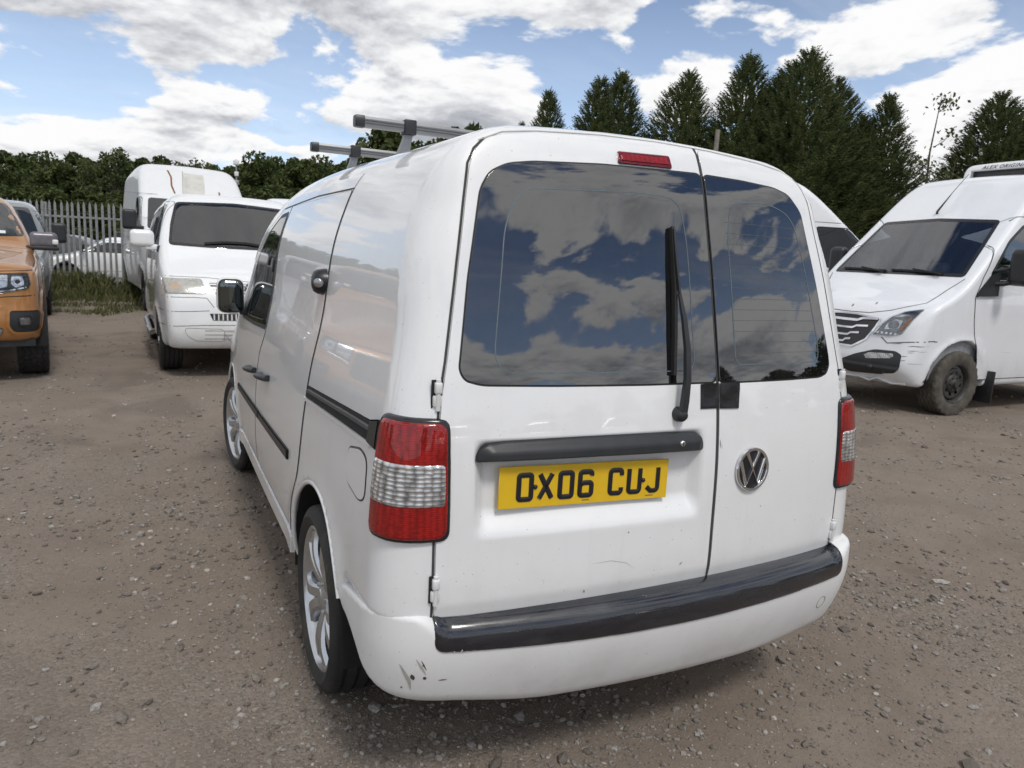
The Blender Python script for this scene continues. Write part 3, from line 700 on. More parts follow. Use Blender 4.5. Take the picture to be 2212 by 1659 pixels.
# bumper
BZ = Spl([(.24,.045),(.34,-.006),(.42,-.036),(.49,-.052),(.56,-.056),(.66,-.048)])
def bumper(P):
    x, y, z = P[:, 0], P[:, 1], P[:, 2]; ax = np.abs(x)
    f = smax(ax - (.866 - .10 * np.clip(.52 - z, 0, 1) ** 1.3) , BZ(z) + .115 * x * x - .02 * x - y, .17)
    ztop = .613 - .20 * np.clip(y - .10, 0, 1) - .02 * sstep(.74, .68, ax) * sstep(.1, .02, y)
    f = smax(f, z - ztop, .014 + .055 * sstep(.78, .70, ax) * sstep(.14, .04, y)); f = smax(f, .268 - .03 * x + .045 * sstep(.35, .75, ax) + .10 * sstep(.08, .42, y) * (x < 0) - z, .05)
    f = smax(f, y - .52, .02)
    r = np.hypot(y - RW[0], z - RW[1]); return smax(f, -(r - .392), .016)
bp = part('bumper', sdf_mesh('bumper', bumper, (-.95, -.14, .24), (.95, .6, .68), .013), 'bumper_white')
def protector(P):
    x, y, z = P[:, 0], P[:, 1], P[:, 2]; ax = np.abs(x)
    return smax(bumper(P) - .006, smax(smax(ax - .725 + .06 * sstep(.56, .48, z) * 0, .497 + .02 * (ax / .72) ** 2 - z, .03), y - .07, .01), .010)
pt = part('bumper_protector', sdf_mesh('bumper_protector', protector, (-.78, -.14, .44), (.78, .12, .66), .009), 'protector_black', bp)
BREAR = Surf(bumper, 'rear'); PREAR = Surf(protector, 'rear')
part('tow_eye_cover', ribbon(BREAR, [(.655 + .020 * math.cos(a), .425 + .023 * math.sin(a)) for a in np.linspace(0, 2 * PI, 30)], .0018, .0007), 'seam_grey', bp)
# scuffs on the corner of the bumper
for pts, wd, mt in (([(-.765,.500),(-.748,.47),(-.738,.452)], .006, 'scuff_grey'), ([(-.753,.497),(-.738,.466)], .003, 'scuff_dark'), ([(-.772,.452),(-.765,.434)], .012, 'scuff_dark'), ([(-.742,.446),(-.738,.436)], .010, 'scuff_dark'), ([(-.748,.484),(-.745,.479)], .007, 'scuff_dark'), ([(-.706,.432),(-.683,.432)], .004, 'rust'), ([(-.80,.48),(-.775,.43),(-.768,.40)], .010, 'scuff_grey'), ([(-.79,.408),(-.788,.402)], .006, 'scuff_dark')):
    part('scuff', ribbon(BREAR, pts, wd, .0009, sp=.004, taper=True), mt, bp)
t_ = text_mesh('lettering', 'CARBON', .011, 0, 1.1); 
P, G = PREAR.at([(-.650, .512)]); o = part('lettering', t_, 'sticker_white', pt); ex = Vector((0, 0, 1)).cross(Vector(G[0])).normalized(); mm_ = Matrix((ex, Vector(G[0]).cross(ex), Vector(G[0]))).transposed().to_4x4(); mm_.translation = Vector(P[0]) + Vector(G[0]) * .0015; o.matrix_local = mm_
part('logo_mark', ribbon(PREAR, [(-.676,.522),(-.670,.510),(-.666,.517),(-.662,.510),(-.655,.524)], .0022, .0012, sp=.003), 'sticker_white', pt); part('logo_dash', ribbon(PREAR, [(-.653,.512),(-.648,.517)], .003, .0012, sp=.003), 'red_print', pt)
# body scratches and chips on the doors
for pts, wd in (([(-.28,.700),(-.22,.702),(-.17,.690),(-.14,.668)], .0012), ([(.145,1.02),(.147,.995)], .002), ([(.152,1.01),(.153,.99)], .0015), ([(-.30,.628),(-.297,.619)], .003), ([(.02,.655),(.03,.664)], .003), ([(-.17,.78),(-.165,.776)], .003), ([(.33,.80),(.335,.795)], .002), ([(.30,.70),(.302,.69)], .0015)):
    part('scratch', ribbon(REAR, pts, wd, .0050, sp=.006, taper=True), 'scuff_grey' if wd < .0018 else 'scuff_dark', rdl if pts[0][0] < .13 else rdr)

# left side: sliding door, front door, rail, mouldings, flap, handles
SD = [(1.055,1.72),(1.045,1.48),(1.045,1.21),(1.068,1.01),(1.088,.81),(1.115,.655),(1.20,.52),(1.24,.40),(2.25,.40),(2.262,.88),(2.24,.97),(2.13,1.07),(2.108,1.13),(2.10,1.50),(2.09,1.70)]
FD = [(2.262,.40),(2.272,.88),(2.250,.975),(2.14,1.075),(2.118,1.135),(2.110,1.50),(2.10,1.70),(2.32,1.69),(2.56,1.60),(2.84,1.42),(3.06,1.23),(3.22,1.06),(3.20,.85),(3.10,.66),(3.06,.40)]
sd = part('sliding_door', panel(LEFT, rounded(SD, .02), sp=.03, lift=.003), 'van_white'); fd = part('front_door', panel(LEFT, rounded(FD, .02), sp=.03, lift=.003), 'van_white')
fdr = part('front_door', panel(RIGHT, rounded(FD, .02), sp=.05, lift=.003), 'van_white')
gap(LEFT, [(1.062,1.78)] + [(y - .004, z) for y, z in SD[:6]] , .006, mat='seam_grey'); gap(LEFT, [(y + .005, z) for y, z in SD[8:]], .007)
gap(LEFT, [(1.22,.395),(2.25,.395),(3.05,.395)], .006); gap(LEFT, [(1.055,1.725),(1.6,1.725),(2.10,1.705),(2.32,1.697),(2.56,1.607),(2.84,1.427),(3.06,1.237)], .006, mat='seam_grey')
GW = [(2.150,1.120),(2.140,1.50),(2.135,1.655),(2.30,1.645),(2.52,1.565),(2.78,1.40),(2.98,1.22),(3.10,1.09),(2.6,1.10)]
for S_, d_ in ((LEFT, fd), (RIGHT, fdr)):
    part('window_seal', panel(S_, grow(GW, .022), sp=.05, lift=.0042, depth=.004), 'rubber_seal', d_); part('window_pane', panel(S_, rounded(GW, .02), sp=.05, lift=.0058, depth=.003), 'glass_tint', d_)
part('quarter_bar', ribbon(LEFT, [(2.80,1.10),(2.78,1.395)], .02, .008), 'rubber_seal', fd)
FRT = Surf(CN, 'top')
ws = [(-.60,2.72),(-.66,3.05),(-.70,3.44),(0,3.52),(.70,3.44),(.66,3.05),(.60,2.72),(0,2.68)]
part('windscreen', panel(FRT, rounded(ws, .05), sp=.06, lift=.004), 'glass_dark')
RLo = [(.26,1.012),(1.075,.972),(1.085,1.012),(1.06,1.020),(.225,1.072)]
rl = part('door_rail', panel(LEFT, RLo, sp=.03, lift=.0016, depth=.004, bev=.001), 'gap_dark')
def lp(y, z, o): P, G = LEFT.at([(y, z)]); return P[0] + G[0] * o
part('rail_track', tube('rail_track', [lp(y, z, .005) for y, z in ((1.03,1.006),(.8,1.019),(.5,1.037),(.22,1.052))], [(-.005, -.006), (.005, -.006), (.005, .006), (-.005, .006)], up=(-1, 0, 0)), 'grey_plastic', rl)
part('rail_ledge', tube('rail_ledge', [lp(y, z, .003) for y, z in ((1.085,.968),(.9,.978),(.6,.992),(.25,1.008))], [(-.006, -.004), (.006, -.004), (.006, .004), (-.006, .004)], up=(-1, 0, 0)), 'van_white', rl)
part('rail_end_cap', panel(LEFT, rounded([(.185,1.012),(.265,1.014),(.262,1.074),(.190,1.090)], .006), sp=.02, lift=.012, depth=.014, bev=.004), 'black_plastic', rl)
for a, b, par_ in ((1.295, 2.095, sd), (2.115, 3.04, fd)):
    za = .698 - .042 * (a - 1.3) / 1.75; zb = .698 - .042 * (b - 1.3) / 1.75
    part('side_moulding', panel(LEFT, rounded([(a, za - .021), (a, za + .021), (b, zb + .019), (b, zb - .019)], .006), sp=.04, lift=.013, depth=.012, bev=.005), 'black_plastic', par_)
FF_ = rounded([(.245,.862),(.262,.965),(.33,.978),(.44,.955),(.458,.93),(.43,.856),(.30,.842)], .03)
ff = part('fuel_flap', panel(LEFT, FF_, sp=.03, lift=.0022, depth=.003, bev=.002), 'van_white'); part('panel_gap', ribbon(LEFT, grow(FF_, .002), .0028, .0006, closed=True), 'seam_grey', ff)
for y0, y1, z_, par_ in ((1.86, 2.09, .905, sd), (2.29, 2.52, .872, fd)):
    hd = part('door_handle', tube('door_handle', [lp(y0 + (y1 - y0) * t, z_ - .02 * t, .012 + .030 * math.sin(PI * min(1, max(0, t)))) for t in np.linspace(0, 1, 9)], circ(.017, 10, .014), up=(0, 0, 1), scale=[1.1, 1.15, 1.1, 1, .95, .95, .95, 1, 1.0]), 'black_plastic', par_)
for S_, sg in ((LEFT, -1), (RIGHT, 1)): part('side_sill', sweep_mesh('side_sill', [S_.at([(y, .335)])[0][0] - np.array([sg * .014, 0, 0]) for y in np.linspace(1.25, 3.10, 14)], [(-.026, -.030), (.020, -.034), (.028, .0), (.024, .030), (-.026, .036)]), 'van_white')
for S_ in (LEFT, RIGHT):
    for c, a0, a1 in ((RW, -.02, PI - .44), (FW, -.05, PI + .02)):
        q = [S_.at([(c[0] + .4005 * math.cos(a), c[1] + .4005 * math.sin(a))]) for a in np.linspace(a0, a1, 40)]
        part('arch_lip', tube('arch_lip', [P[0] - G[0] * .0085 for P, G in q], .0095, 10, up=(1, 0, 0), sharp=80), 'van_white')
# bolt-on lock across the door edge
c0 = lp(1.085, 1.392, 0); V, F = lathe([(0, -.046), (.022, -.046), (.036, -.040), (.043, -.028), (.047, -.008), (.048, .012)], seg=32)
lk2 = part('van_lock', mesh('van_lock', [(x, y * 1.0, z) for x, y, z in V], F), 'plate_black', sd); lk2.location = c0; fix(lk2.data)
V, F = lathe([(.0, -.052), (.012, -.052), (.016, -.050), (.016, -.03)], seg=20); a_ = part('lock_barrel', mesh('lock_barrel', [(x, y, z) for x, y, z in V], F), 'aluminium', lk2); fix(a_.data); a_.rotation_euler = (0, 0, rad(50)); a_.location = (-.004, -.008, -.002)
# door mirror
def mir(P):
    q = np.abs(P - np.array([-.935, 3.06, 1.203])) - np.array([.078, .055, .106]) + .05
    return np.linalg.norm(np.maximum(q, 0), axis=1) + np.minimum(q.max(1), 0) - .05
mr = part('door_mirror', sdf_mesh('door_mirror', mir, (-1.05, 2.95, 1.05), (-.82, 3.16, 1.36), .012), 'van_white', fd)
MS = Surf(mir, 'rear')
MO = rounded([(-1.004,1.106),(-.866,1.106),(-.866,1.300),(-1.004,1.300)], .045)
part('mirror_surround', panel(MS, MO, sp=.02, lift=.006, depth=.02, bev=.004), 'black_plastic', mr); part('mirror_glass', panel(MS, offset_poly(densify(MO, .02), .011) if area2(MO) > 0 else offset_poly(densify(MO[::-1], .02), .011), sp=.03, lift=.0085, depth=.002), 'mirror_glass', mr)
part('mirror_arm', box('mirror_arm', (-.885, 3.03, 1.088), (-.835, 3.12, 1.145), .012), 'black_plastic', mr)
# roof bars
for yb in (1.25, 2.10):
    rb = part('roof_bar', tube('roof_bar', [(-.62, yb, 1.986), (0, yb, 1.988), (.62, yb, 1.986)], [(-.015, -.019), (.015, -.019), (.019, -.010), (.019, .010), (.013, .020), (-.013, .020), (-.019, .010), (-.019, -.010)], up=(0, 0, 1), sharp=30), 'bar_grey')
    for zz_ in (.004, -.006): part('bar_groove', box('bar_groove', (-.61, yb - .0205, 1.986 + zz_ - .002), (.61, yb - .018, 1.986 + zz_ + .002), 0), 'grey_plastic', rb)
    for s in (-1, 1):
        a = s * .65; part('bar_end_cap', tube('bar_end_cap', [(s * .612, yb, 1.986), (s * .64, yb, 1.986), (s * .648, yb, 1.986)], [(-.017, -.021), (.017, -.021), (.021, -.011), (.021, .011), (.015, .022), (-.015, .022), (-.021, .011), (-.021, -.011)], scale=[1, 1, .9], sharp=30), 'black_plastic', rb)
        part('bar_clamp', box('bar_clamp', (s * .435 - .024, yb - .027, 1.958), (s * .435 + .024, yb + .027, 2.014), .005), 'black_plastic', rb)
        zr = float(cast(CN, [(s * .46, yb, 2.5)], (0, 0, -1), 1.5, 300)[0][0][2]); part('bar_foot', tube('bar_foot', [(s * .435, yb, 1.97), (s * .445, yb, 1.93), (s * .46, yb, zr - .01)], [(-.022, -.018), (.022, -.018), (.022, .018), (-.022, .018)], up=(0, 1, 0), scale=[.7, .75, 1.1]), 'bar_grey', rb)
# ---------------------------------------------------------------- ground: packed dirt with stone drifts
def m_ground():
    m, t, b = new_mat('dirt'); setp(b, rough=.95, spec=.25)
    big = add_noise(t, .35, 6, .6, .4); mid = add_noise(t, 2.2, 8, .65, .3); fine = add_noise(t, 38, 6, .7); grit = add_noise(t, 170, 3, .6)
    base = ramp(t, mid, [(.25, (0.140, 0.114, 0.093)), (.5, (0.200, 0.167, 0.138)), (.75, (0.252, 0.214, 0.181))])
    c = mixc(t, maprange(t, big, .35, .65, 0, .55), base, (0.226, 0.195, 0.171)); c = mixc(t, maprange(t, fine, .35, .7, 0, .5), c, (.175, .146, .117)); c = mixc(t, maprange(t, grit, .60, .75, 0, .6), c, (.26, .24, .21))
    v = t.nodes.new('ShaderNodeTexVoronoi'); v.inputs['Scale'].default_value = 85; v.inputs['Randomness'].default_value = 1; co = t.nodes.new('ShaderNodeTexCoord'); t.links.new(co.outputs['Object'], v.inputs['Vector'])
    v2 = t.nodes.new('ShaderNodeTexVoronoi'); v2.inputs['Scale'].default_value = 190; t.links.new(co.outputs['Object'], v2.inputs['Vector'])
    drift = maprange(t, add_noise(t, .9, 5, .6, .8), .44, .58, 0, 1)
    pv = mixc(t, .55, c, ramp(t, v.outputs['Color'], [(0, (0.102, 0.088, 0.076)), (.5, (0.200, 0.176, 0.154)), (1, (0.323, 0.297, 0.271))]))
    drf = t.nodes.new('ShaderNodeMath'); drf.operation = 'MULTIPLY'; t.links.new(drift, drf.inputs[0]); drf.inputs[1].default_value = .6; c = mixc(t, drf.outputs[0], c, pv); c = mixc(t, .35, c, mixc(t, 1.0, c, (1.06, .99, .90), 'MULTIPLY')); stn = maprange(t, add_noise(t, .55, 5, .6, 1.2), .53, .66, 0, .5); c = mixc(t, stn, c, (.115, .098, .082)); t.links.new(c, b.inputs['Base Color'])
    h1 = t.nodes.new('ShaderNodeMath'); h1.operation = 'MULTIPLY'; t.links.new(v.outputs['Distance'], h1.inputs[0]); t.links.new(drift, h1.inputs[1])
    h2 = t.nodes.new('ShaderNodeMath'); h2.operation = 'MULTIPLY_ADD'; t.links.new(v2.outputs['Distance'], h2.inputs[0]); h2.inputs[1].default_value = .35; t.links.new(h1.outputs[0], h2.inputs[2])
    h3 = t.nodes.new('ShaderNodeMath'); h3.operation = 'SUBTRACT'; t.links.new(mid, h3.inputs[0]); t.links.new(h2.outputs[0], h3.inputs[1])
    h4 = t.nodes.new('ShaderNodeMath'); h4.operation = 'ADD'; t.links.new(h3.outputs[0], h4.inputs[0]); t.links.new(fine, h4.inputs[1])
    bump(t, b, h4.outputs[0], .55, .009)
m_ground()
def vnoise(x, y, seed=0, octv=4, rough=.55):
    """value noise, vectorised"""
    tot = np.zeros_like(x); amp = 1.; nrm = 0.
    for o in range(octv):
        f = 2 ** o; X, Y = x * f + seed * 13.7, y * f + seed * 7.3; xi, yi = np.floor(X), np.floor(Y); u, v = X - xi, Y - yi; u = u * u * (3 - 2 * u); v = v * v * (3 - 2 * v)
        def h(a, b): s = np.sin(a * 127.1 + b * 311.7 + seed * 74.7 + o * 19.1) * 43758.5453; return s - np.floor(s)
        tot += amp * ((h(xi, yi) * (1 - u) + h(xi + 1, yi) * u) * (1 - v) + (h(xi, yi + 1) * (1 - u) + h(xi + 1, yi + 1) * u) * v); nrm += amp; amp *= rough
    return tot / nrm
def ground_z(x, y):
    x = np.asarray(x, float); y = np.asarray(y, float); d = np.hypot(x + 1.3, y + 1.5)
    z = (vnoise(x * .5, y * .5, 1, 4) - .5) * .05 + (vnoise(x * 3, y * 3, 2, 3) - .5) * .010
    # shallow wheel tracks winding past the vans
    for a, o in ((-2.0, .0), (-3.5, .4)):
        c = a + .35 * np.sin(y * .35 + o); z = z - .012 * np.exp(-((x - c) / .16) ** 2)
    z = z * np.clip(1.2 - d / 60, .0, 1)
    for wx, wy in GROUND_CONTACT: z = z * (1 - .92 * np.exp(-(((x - wx) ** 2 + (y - wy) ** 2) / .45 ** 2)))
    return z - .004
GROUND_CONTACT = [(s * .762, c[0]) for s in (-1, 1) for c in (RW, FW)]
rr = np.concatenate([[.02], .25 * 1.0235 ** np.arange(345)]); rr = rr[rr < 760]; na_ = 400; aa = np.linspace(0, 2 * PI, na_ + 1)[:-1]
# finer towards the view
aa = aa + .0
Xg = -1.326 + rr[:, None] * np.sin(aa)[None]; Yg = -1.532 + rr[:, None] * np.cos(aa)[None]; Zg = ground_z(Xg, Yg)
Vg = np.stack([Xg.ravel(), Yg.ravel(), Zg.ravel()], 1); i_, j_ = np.meshgrid(np.arange(len(rr) - 1), np.arange(na_), indexing='ij'); k_ = (j_ + 1) % na_
Fg = np.stack([i_ * na_ + j_, i_ * na_ + k_, (i_ + 1) * na_ + k_, (i_ + 1) * na_ + j_], -1).reshape(-1, 4)
def fast_mesh(name, V, F, smooth=True):
    me = bpy.data.meshes.new(name); F = np.asarray(F); k = F.shape[1]; me.vertices.add(len(V)); me.vertices.foreach_set('co', np.asarray(V, np.float32).ravel())
    me.loops.add(F.size); me.loops.foreach_set('vertex_index', F.astype(np.int32).ravel()); me.polygons.add(len(F)); me.polygons.foreach_set('loop_start', np.arange(0, F.size, k, dtype=np.int32))
    me.polygons.foreach_set('use_smooth', np.full(len(F), smooth)); me.update(calc_edges=True); me.validate(); return me
gme = fast_mesh('ground', Vg, Fg[:, ::-1]); gr = link('ground', gme, 'dirt'); gr['kind'] = 'structure'

# loose stones
def ico():
    bm = bmesh.new(); bmesh.ops.create_icosphere(bm, subdivisions=1, radius=1); V = np.array([v.co[:] for v in bm.verts]); F = np.array([[v.index for v in f.verts] for f in bm.faces]); bm.free(); return V, F
IV, IF = ico(); OV = np.array([(1, 0, 0), (-1, 0, 0), (0, 1, 0), (0, -1, 0), (0, 0, 1), (0, 0, -1.)]); OF = np.array([(0, 2, 4), (2, 1, 4), (1, 3, 4), (3, 0, 4), (2, 0, 5), (1, 2, 5), (3, 1, 5), (0, 3, 5)]); rng = np.random.default_rng(11)
def m_stone():
    m, t, b = new_mat('stone'); setp(b, rough=.92, spec=.3)
    g = t.nodes.new('ShaderNodeNewGeometry'); n = add_noise(t, 90, 4, .6)
    c = ramp(t, g.outputs['Random Per Island'], [(0, (0.119, 0.102, 0.088)), (.3, (0.191, 0.166, 0.144)), (.6, (0.242, 0.217, 0.193)), (.86, (0.297, 0.272, 0.250)), (.95, (0.383, 0.361, 0.337)), (1, (0.493, 0.451, 0.403))])
    t.links.new(mixc(t, maprange(t, n, .35, .7, 0, .5), c, (.10, .09, .078)), b.inputs['Base Color']); bump(t, b, n, .4, .004)
m_stone()
def scatter_stones(n, region, size, IV=IV, IF=IF, floor=.22):
    """stones lying in drifts; region = (near radius, far radius), smaller and denser near the viewer"""
    az = rng.uniform(rad(-22), rad(78), n * 3); u = rng.uniform(0, 1, n * 3); r = region[0] * (region[1] / region[0]) ** u
    x, y = -1.326 + r * np.sin(az), -1.532 + r * np.cos(az)
    dens = vnoise(x * .9, y * .9, 5, 4) + .05
    for a_, o_ in ((-2.0, .0), (-3.5, .4)): dens = dens - .16 * np.exp(-((x - a_ - .35 * np.sin(y * .35 + o_)) / .28) ** 2)
    for a_ in (1.9, 3.4): dens = dens - .14 * np.exp(-((x - a_ - .35 * y) / .30) ** 2)
    k = rng.uniform(0, 1, n * 3) < np.clip((dens - .38) * 4.0, floor, 1)
    x, y, r = x[k][:n], y[k][:n], r[k][:n]; m = len(x)
    s = size[0] * (size[1] / size[0]) ** (rng.uniform(0, 1, m) ** 2.6); s = s * np.clip(.75 + r * .06, .8, 1.5)
    S = np.stack([s * rng.uniform(.8, 1.35, m), s * rng.uniform(.6, 1.0, m), s * rng.uniform(.40, .75, m)], 1)
    a = rng.uniform(0, 2 * PI, m); jit = rng.uniform(.72, 1.22, (m, len(IV), 1)); P = IV[None] * jit * S[:, None, :]
    tl = rng.uniform(-.35, .35, m); P = np.stack([P[..., 0], P[..., 1] * np.cos(tl)[:, None] - P[..., 2] * np.sin(tl)[:, None], P[..., 1] * np.sin(tl)[:, None] + P[..., 2] * np.cos(tl)[:, None]], -1)
    ca, sa = np.cos(a)[:, None], np.sin(a)[:, None]
    Q = np.stack([P[..., 0] * ca - P[..., 1] * sa + x[:, None], P[..., 0] * sa + P[..., 1] * ca + y[:, None], P[..., 2] + (ground_z(x, y) + S[:, 2] * .35)[:, None]], -1)
    F = IF[None] + (np.arange(m) * len(IV))[:, None, None]
    return Q.reshape(-1, 3), F.reshape(-1, 3)
Q1, F1 = scatter_stones(27000, (.95, 7.0), (.0032, .0165)); Q2, F2 = scatter_stones(9000, (3.5, 16.), (.006, .020)); Q3, F3 = scatter_stones(420, (1.0, 9.), (.015, .034))
Q4, F4 = scatter_stones(80000, (.9, 5.5), (.0018, .0055), OV, OF, .35)
Qs = np.concatenate([Q1, Q2, Q3, Q4]); Fs = np.concatenate([F1, F2 + len(Q1), F3 + len(Q1) + len(Q2), F4 + len(Q1) + len(Q2) + len(Q3)])
st = link('gravel', fast_mesh('gravel', Qs, Fs, False), 'stone'); st['kind'] = 'stuff'; st['label'] = 'loose grey brown gravel strewn over the packed dirt'
# ---------------------------------------------------------------- the other vehicles: body surfaces (nose towards +y, rear bumper at y = 0)
class VanShape:
    def __init__(s, L, W, roof, ws, bon, nose, wheels, wr, ar, bottom=.30, taper=.10, kroof=.22, kf=.16, bow=.05, nbow=.10, kside=.10):
        s.__dict__.update(locals()); s.W = Spl(W); s.roof = Spl(roof); s.nose = Spl(nose)
    def plane(s, P, a, b, bow):
        (y1, z1), (y2, z2) = a, b; n = np.array([z2 - z1, -(y2 - y1)]); n /= np.hypot(*n)
        if n[1] < 0: n = -n
        return (P[:, 1] - y1) * n[0] + (P[:, 2] - z1) * n[1] + bow * P[:, 0] ** 2
    def raw(s, P, arch=True):
        x, y, z = P[:, 0], P[:, 1], P[:, 2]; ax = np.abs(x)
        side = ax - s.W(z) + s.taper * np.clip((y - (s.L - 1.1)) / 1.1, 0, 2) ** 2 + .02 * np.clip(.5 - y, 0, 1)
        for wy in s.wheels:
            r = np.hypot(y - wy, z - s.wr); side = side - .02 * np.exp(-((r - s.ar) / .07) ** 2) * sstep(1.15, .7, z)
        top = z - s.roof(y) + .05 * x * x
        up = smin(s.plane(P, s.ws[0], s.ws[1], s.bow), s.plane(P, s.bon[0], s.bon[1], s.bow * 1.3), .05)
        f = smax(side, top, s.kroof); f = smax(f, up, s.kside); f = smax(f, y - s.L - s.nose(z) + s.nbow * x * x, s.kf)
        f = smax(f, s.bottom - z, .05); f = smax(f, -y, .10)
        if arch:
            for wy in s.wheels:
                r = np.hypot(y - wy, z - s.wr); f = smax(f, -smax(r - s.ar, .62 - ax, .03), .018)
        return f
    def __call__(s, P): return s.raw(P)
    def solid(s, P): return s.raw(P, False)
LDV = VanShape(4.70, [(.2,.95),(.45,.985),(.9,1.0),(1.3,1.0),(1.6,.985),(2.0,.945),(2.4,.895),(2.9,.82)],
    [(-.3,2.88),(1.0,2.94),(2.0,2.93),(2.5,2.86),(2.8,2.74),(3.1,2.50),(3.5,2.12)], ((3.97,1.55),(3.17,2.29)), ((3.9,1.55),(4.62,1.17)),
    [(.25,-.14),(.36,-.04),(.48,.05),(.62,.06),(.78,.02),(1.0,-.04),(1.15,-.10),(1.4,-.2)], (.95, 3.92), .375, .49, bottom=.33, taper=.14, nbow=.13, kf=.14, kroof=.18, kside=.06)
T5 = VanShape(4.72, [(.2,.88),(.4,.925),(.8,.95),(1.2,.935),(1.5,.89),(1.8,.82),(2.1,.75)],
    [(-.3,2.06),(1.0,2.11),(2.5,2.12),(3.2,2.09),(3.6,2.00),(3.9,1.9)], ((4.16,1.40),(3.42,2.02)), ((4.1,1.40),(4.70,1.08)),
    [(.25,-.10),(.36,.0),(.5,.06),(.7,.06),(.88,.03),(1.0,-.02),(1.15,-.08),(1.4,-.2)], (.95, 3.90), .34, .40, bottom=.33, taper=.10, nbow=.10, kf=.12)
RGR = VanShape(5.16, [(.3,.86),(.5,.915),(.8,.93),(1.1,.915),(1.3,.87),(1.6,.76),(1.9,.64)],
    [(-.3,1.3),(1.5,1.32),(1.72,1.75),(2.2,1.93),(2.9,1.93),(3.2,1.84)], ((3.95,1.36),(3.1,1.85)), ((3.9,1.37),(5.0,1.20)),
    [(.3,-.12),(.45,-.02),(.6,.02),(.8,.0),(1.0,-.02),(1.2,-.10),(1.4,-.3)], (1.2, 4.42), .40, .49, bottom=.42, taper=.09, nbow=.12, kf=.16)
TRN = VanShape(5.5, [(.2,.93),(.5,.98),(.9,1.0),(1.3,.985),(1.7,.95),(2.2,.90),(2.8,.83)],
    [(-.3,2.66),(1.0,2.70),(3.0,2.68),(3.5,2.60),(3.9,2.42),(4.2,2.15)], ((4.80,1.38),(3.98,2.05)), ((4.7,1.38),(5.42,1.10)),
    [(.25,-.12),(.4,0),(.6,.05),(.9,.0),(1.1,-.08),(1.4,-.2)], (1.0, 4.55), .345, .44, bottom=.32, taper=.12, nbow=.12)
VIV = VanShape(4.8, [(.2,.88),(.5,.93),(.9,.95),(1.2,.93),(1.5,.88),(1.9,.80),(2.0,.78)],
    [(-.3,1.90),(1.0,1.96),(2.6,1.95),(3.1,1.88),(3.5,1.75)], ((4.05,1.22),(3.15,1.88)), ((4.0,1.22),(4.66,1.0)),
    [(.25,-.12),(.4,0),(.6,.05),(.9,.0),(1.1,-.1),(1.4,-.2)], (.95, 3.9), .33, .40, bottom=.32, taper=.14, nbow=.14)
CAR = VanShape(4.2, [(.2,.82),(.5,.87),(.8,.88),(1.0,.85),(1.3,.70),(1.55,.56)],
    [(-.3,.95),(.15,1.05),(.7,1.40),(1.5,1.50),(2.2,1.48),(2.7,1.36)], ((3.1,.98),(2.2,1.46)), ((3.0,.99),(4.1,.78)),
    [(.2,-.1),(.4,0),(.6,.0),(.8,-.08),(1.0,-.2)], (.75, 3.35), .31, .36, bottom=.24, taper=.16, nbow=.16)
# ---------------------------------------------------------------- building vehicles from their surfaces
def holed(shape, cuts):
    """keep-test for a body mesh with window openings; cuts = [(axis pair, polygon, side test)]"""
    def k(P):
        m = np.ones(len(P), bool)
        for ax_, poly, test in cuts: m &= ~(inside(P[:, list(ax_)], np.asarray(poly, float)) & test(P))
        return m
    return k
def shrink(poly, d):
    p = np.asarray(poly, float)
    if area2(p) < 0: p = p[::-1]
    return offset_poly(densify(p, .04), d)
def mirror_poly(p): return [(-a, b) for a, b in p]
def arch_liners(root, sh):
    for wy in sh.wheels:
        for s in (-1, 1):
            A = np.linspace(-.1, PI + .1, 22); V = [(s * xx, wy + (sh.ar - .006) * math.cos(a), sh.wr + (sh.ar - .006) * math.sin(a)) for a in A for xx in (.60, .93)]; F = [(2 * i, 2 * i + 1, 2 * i + 3, 2 * i + 2) for i in range(21)]
            b = len(V); V += [(s * .63, wy + sh.ar * math.cos(a), sh.wr + sh.ar * math.sin(a)) for a in np.linspace(-.1, PI + .1, 16)]; F.append(tuple(range(b, b + 16))); link('arch_liner', mesh('arch_liner', V, F), 'underbody', root)
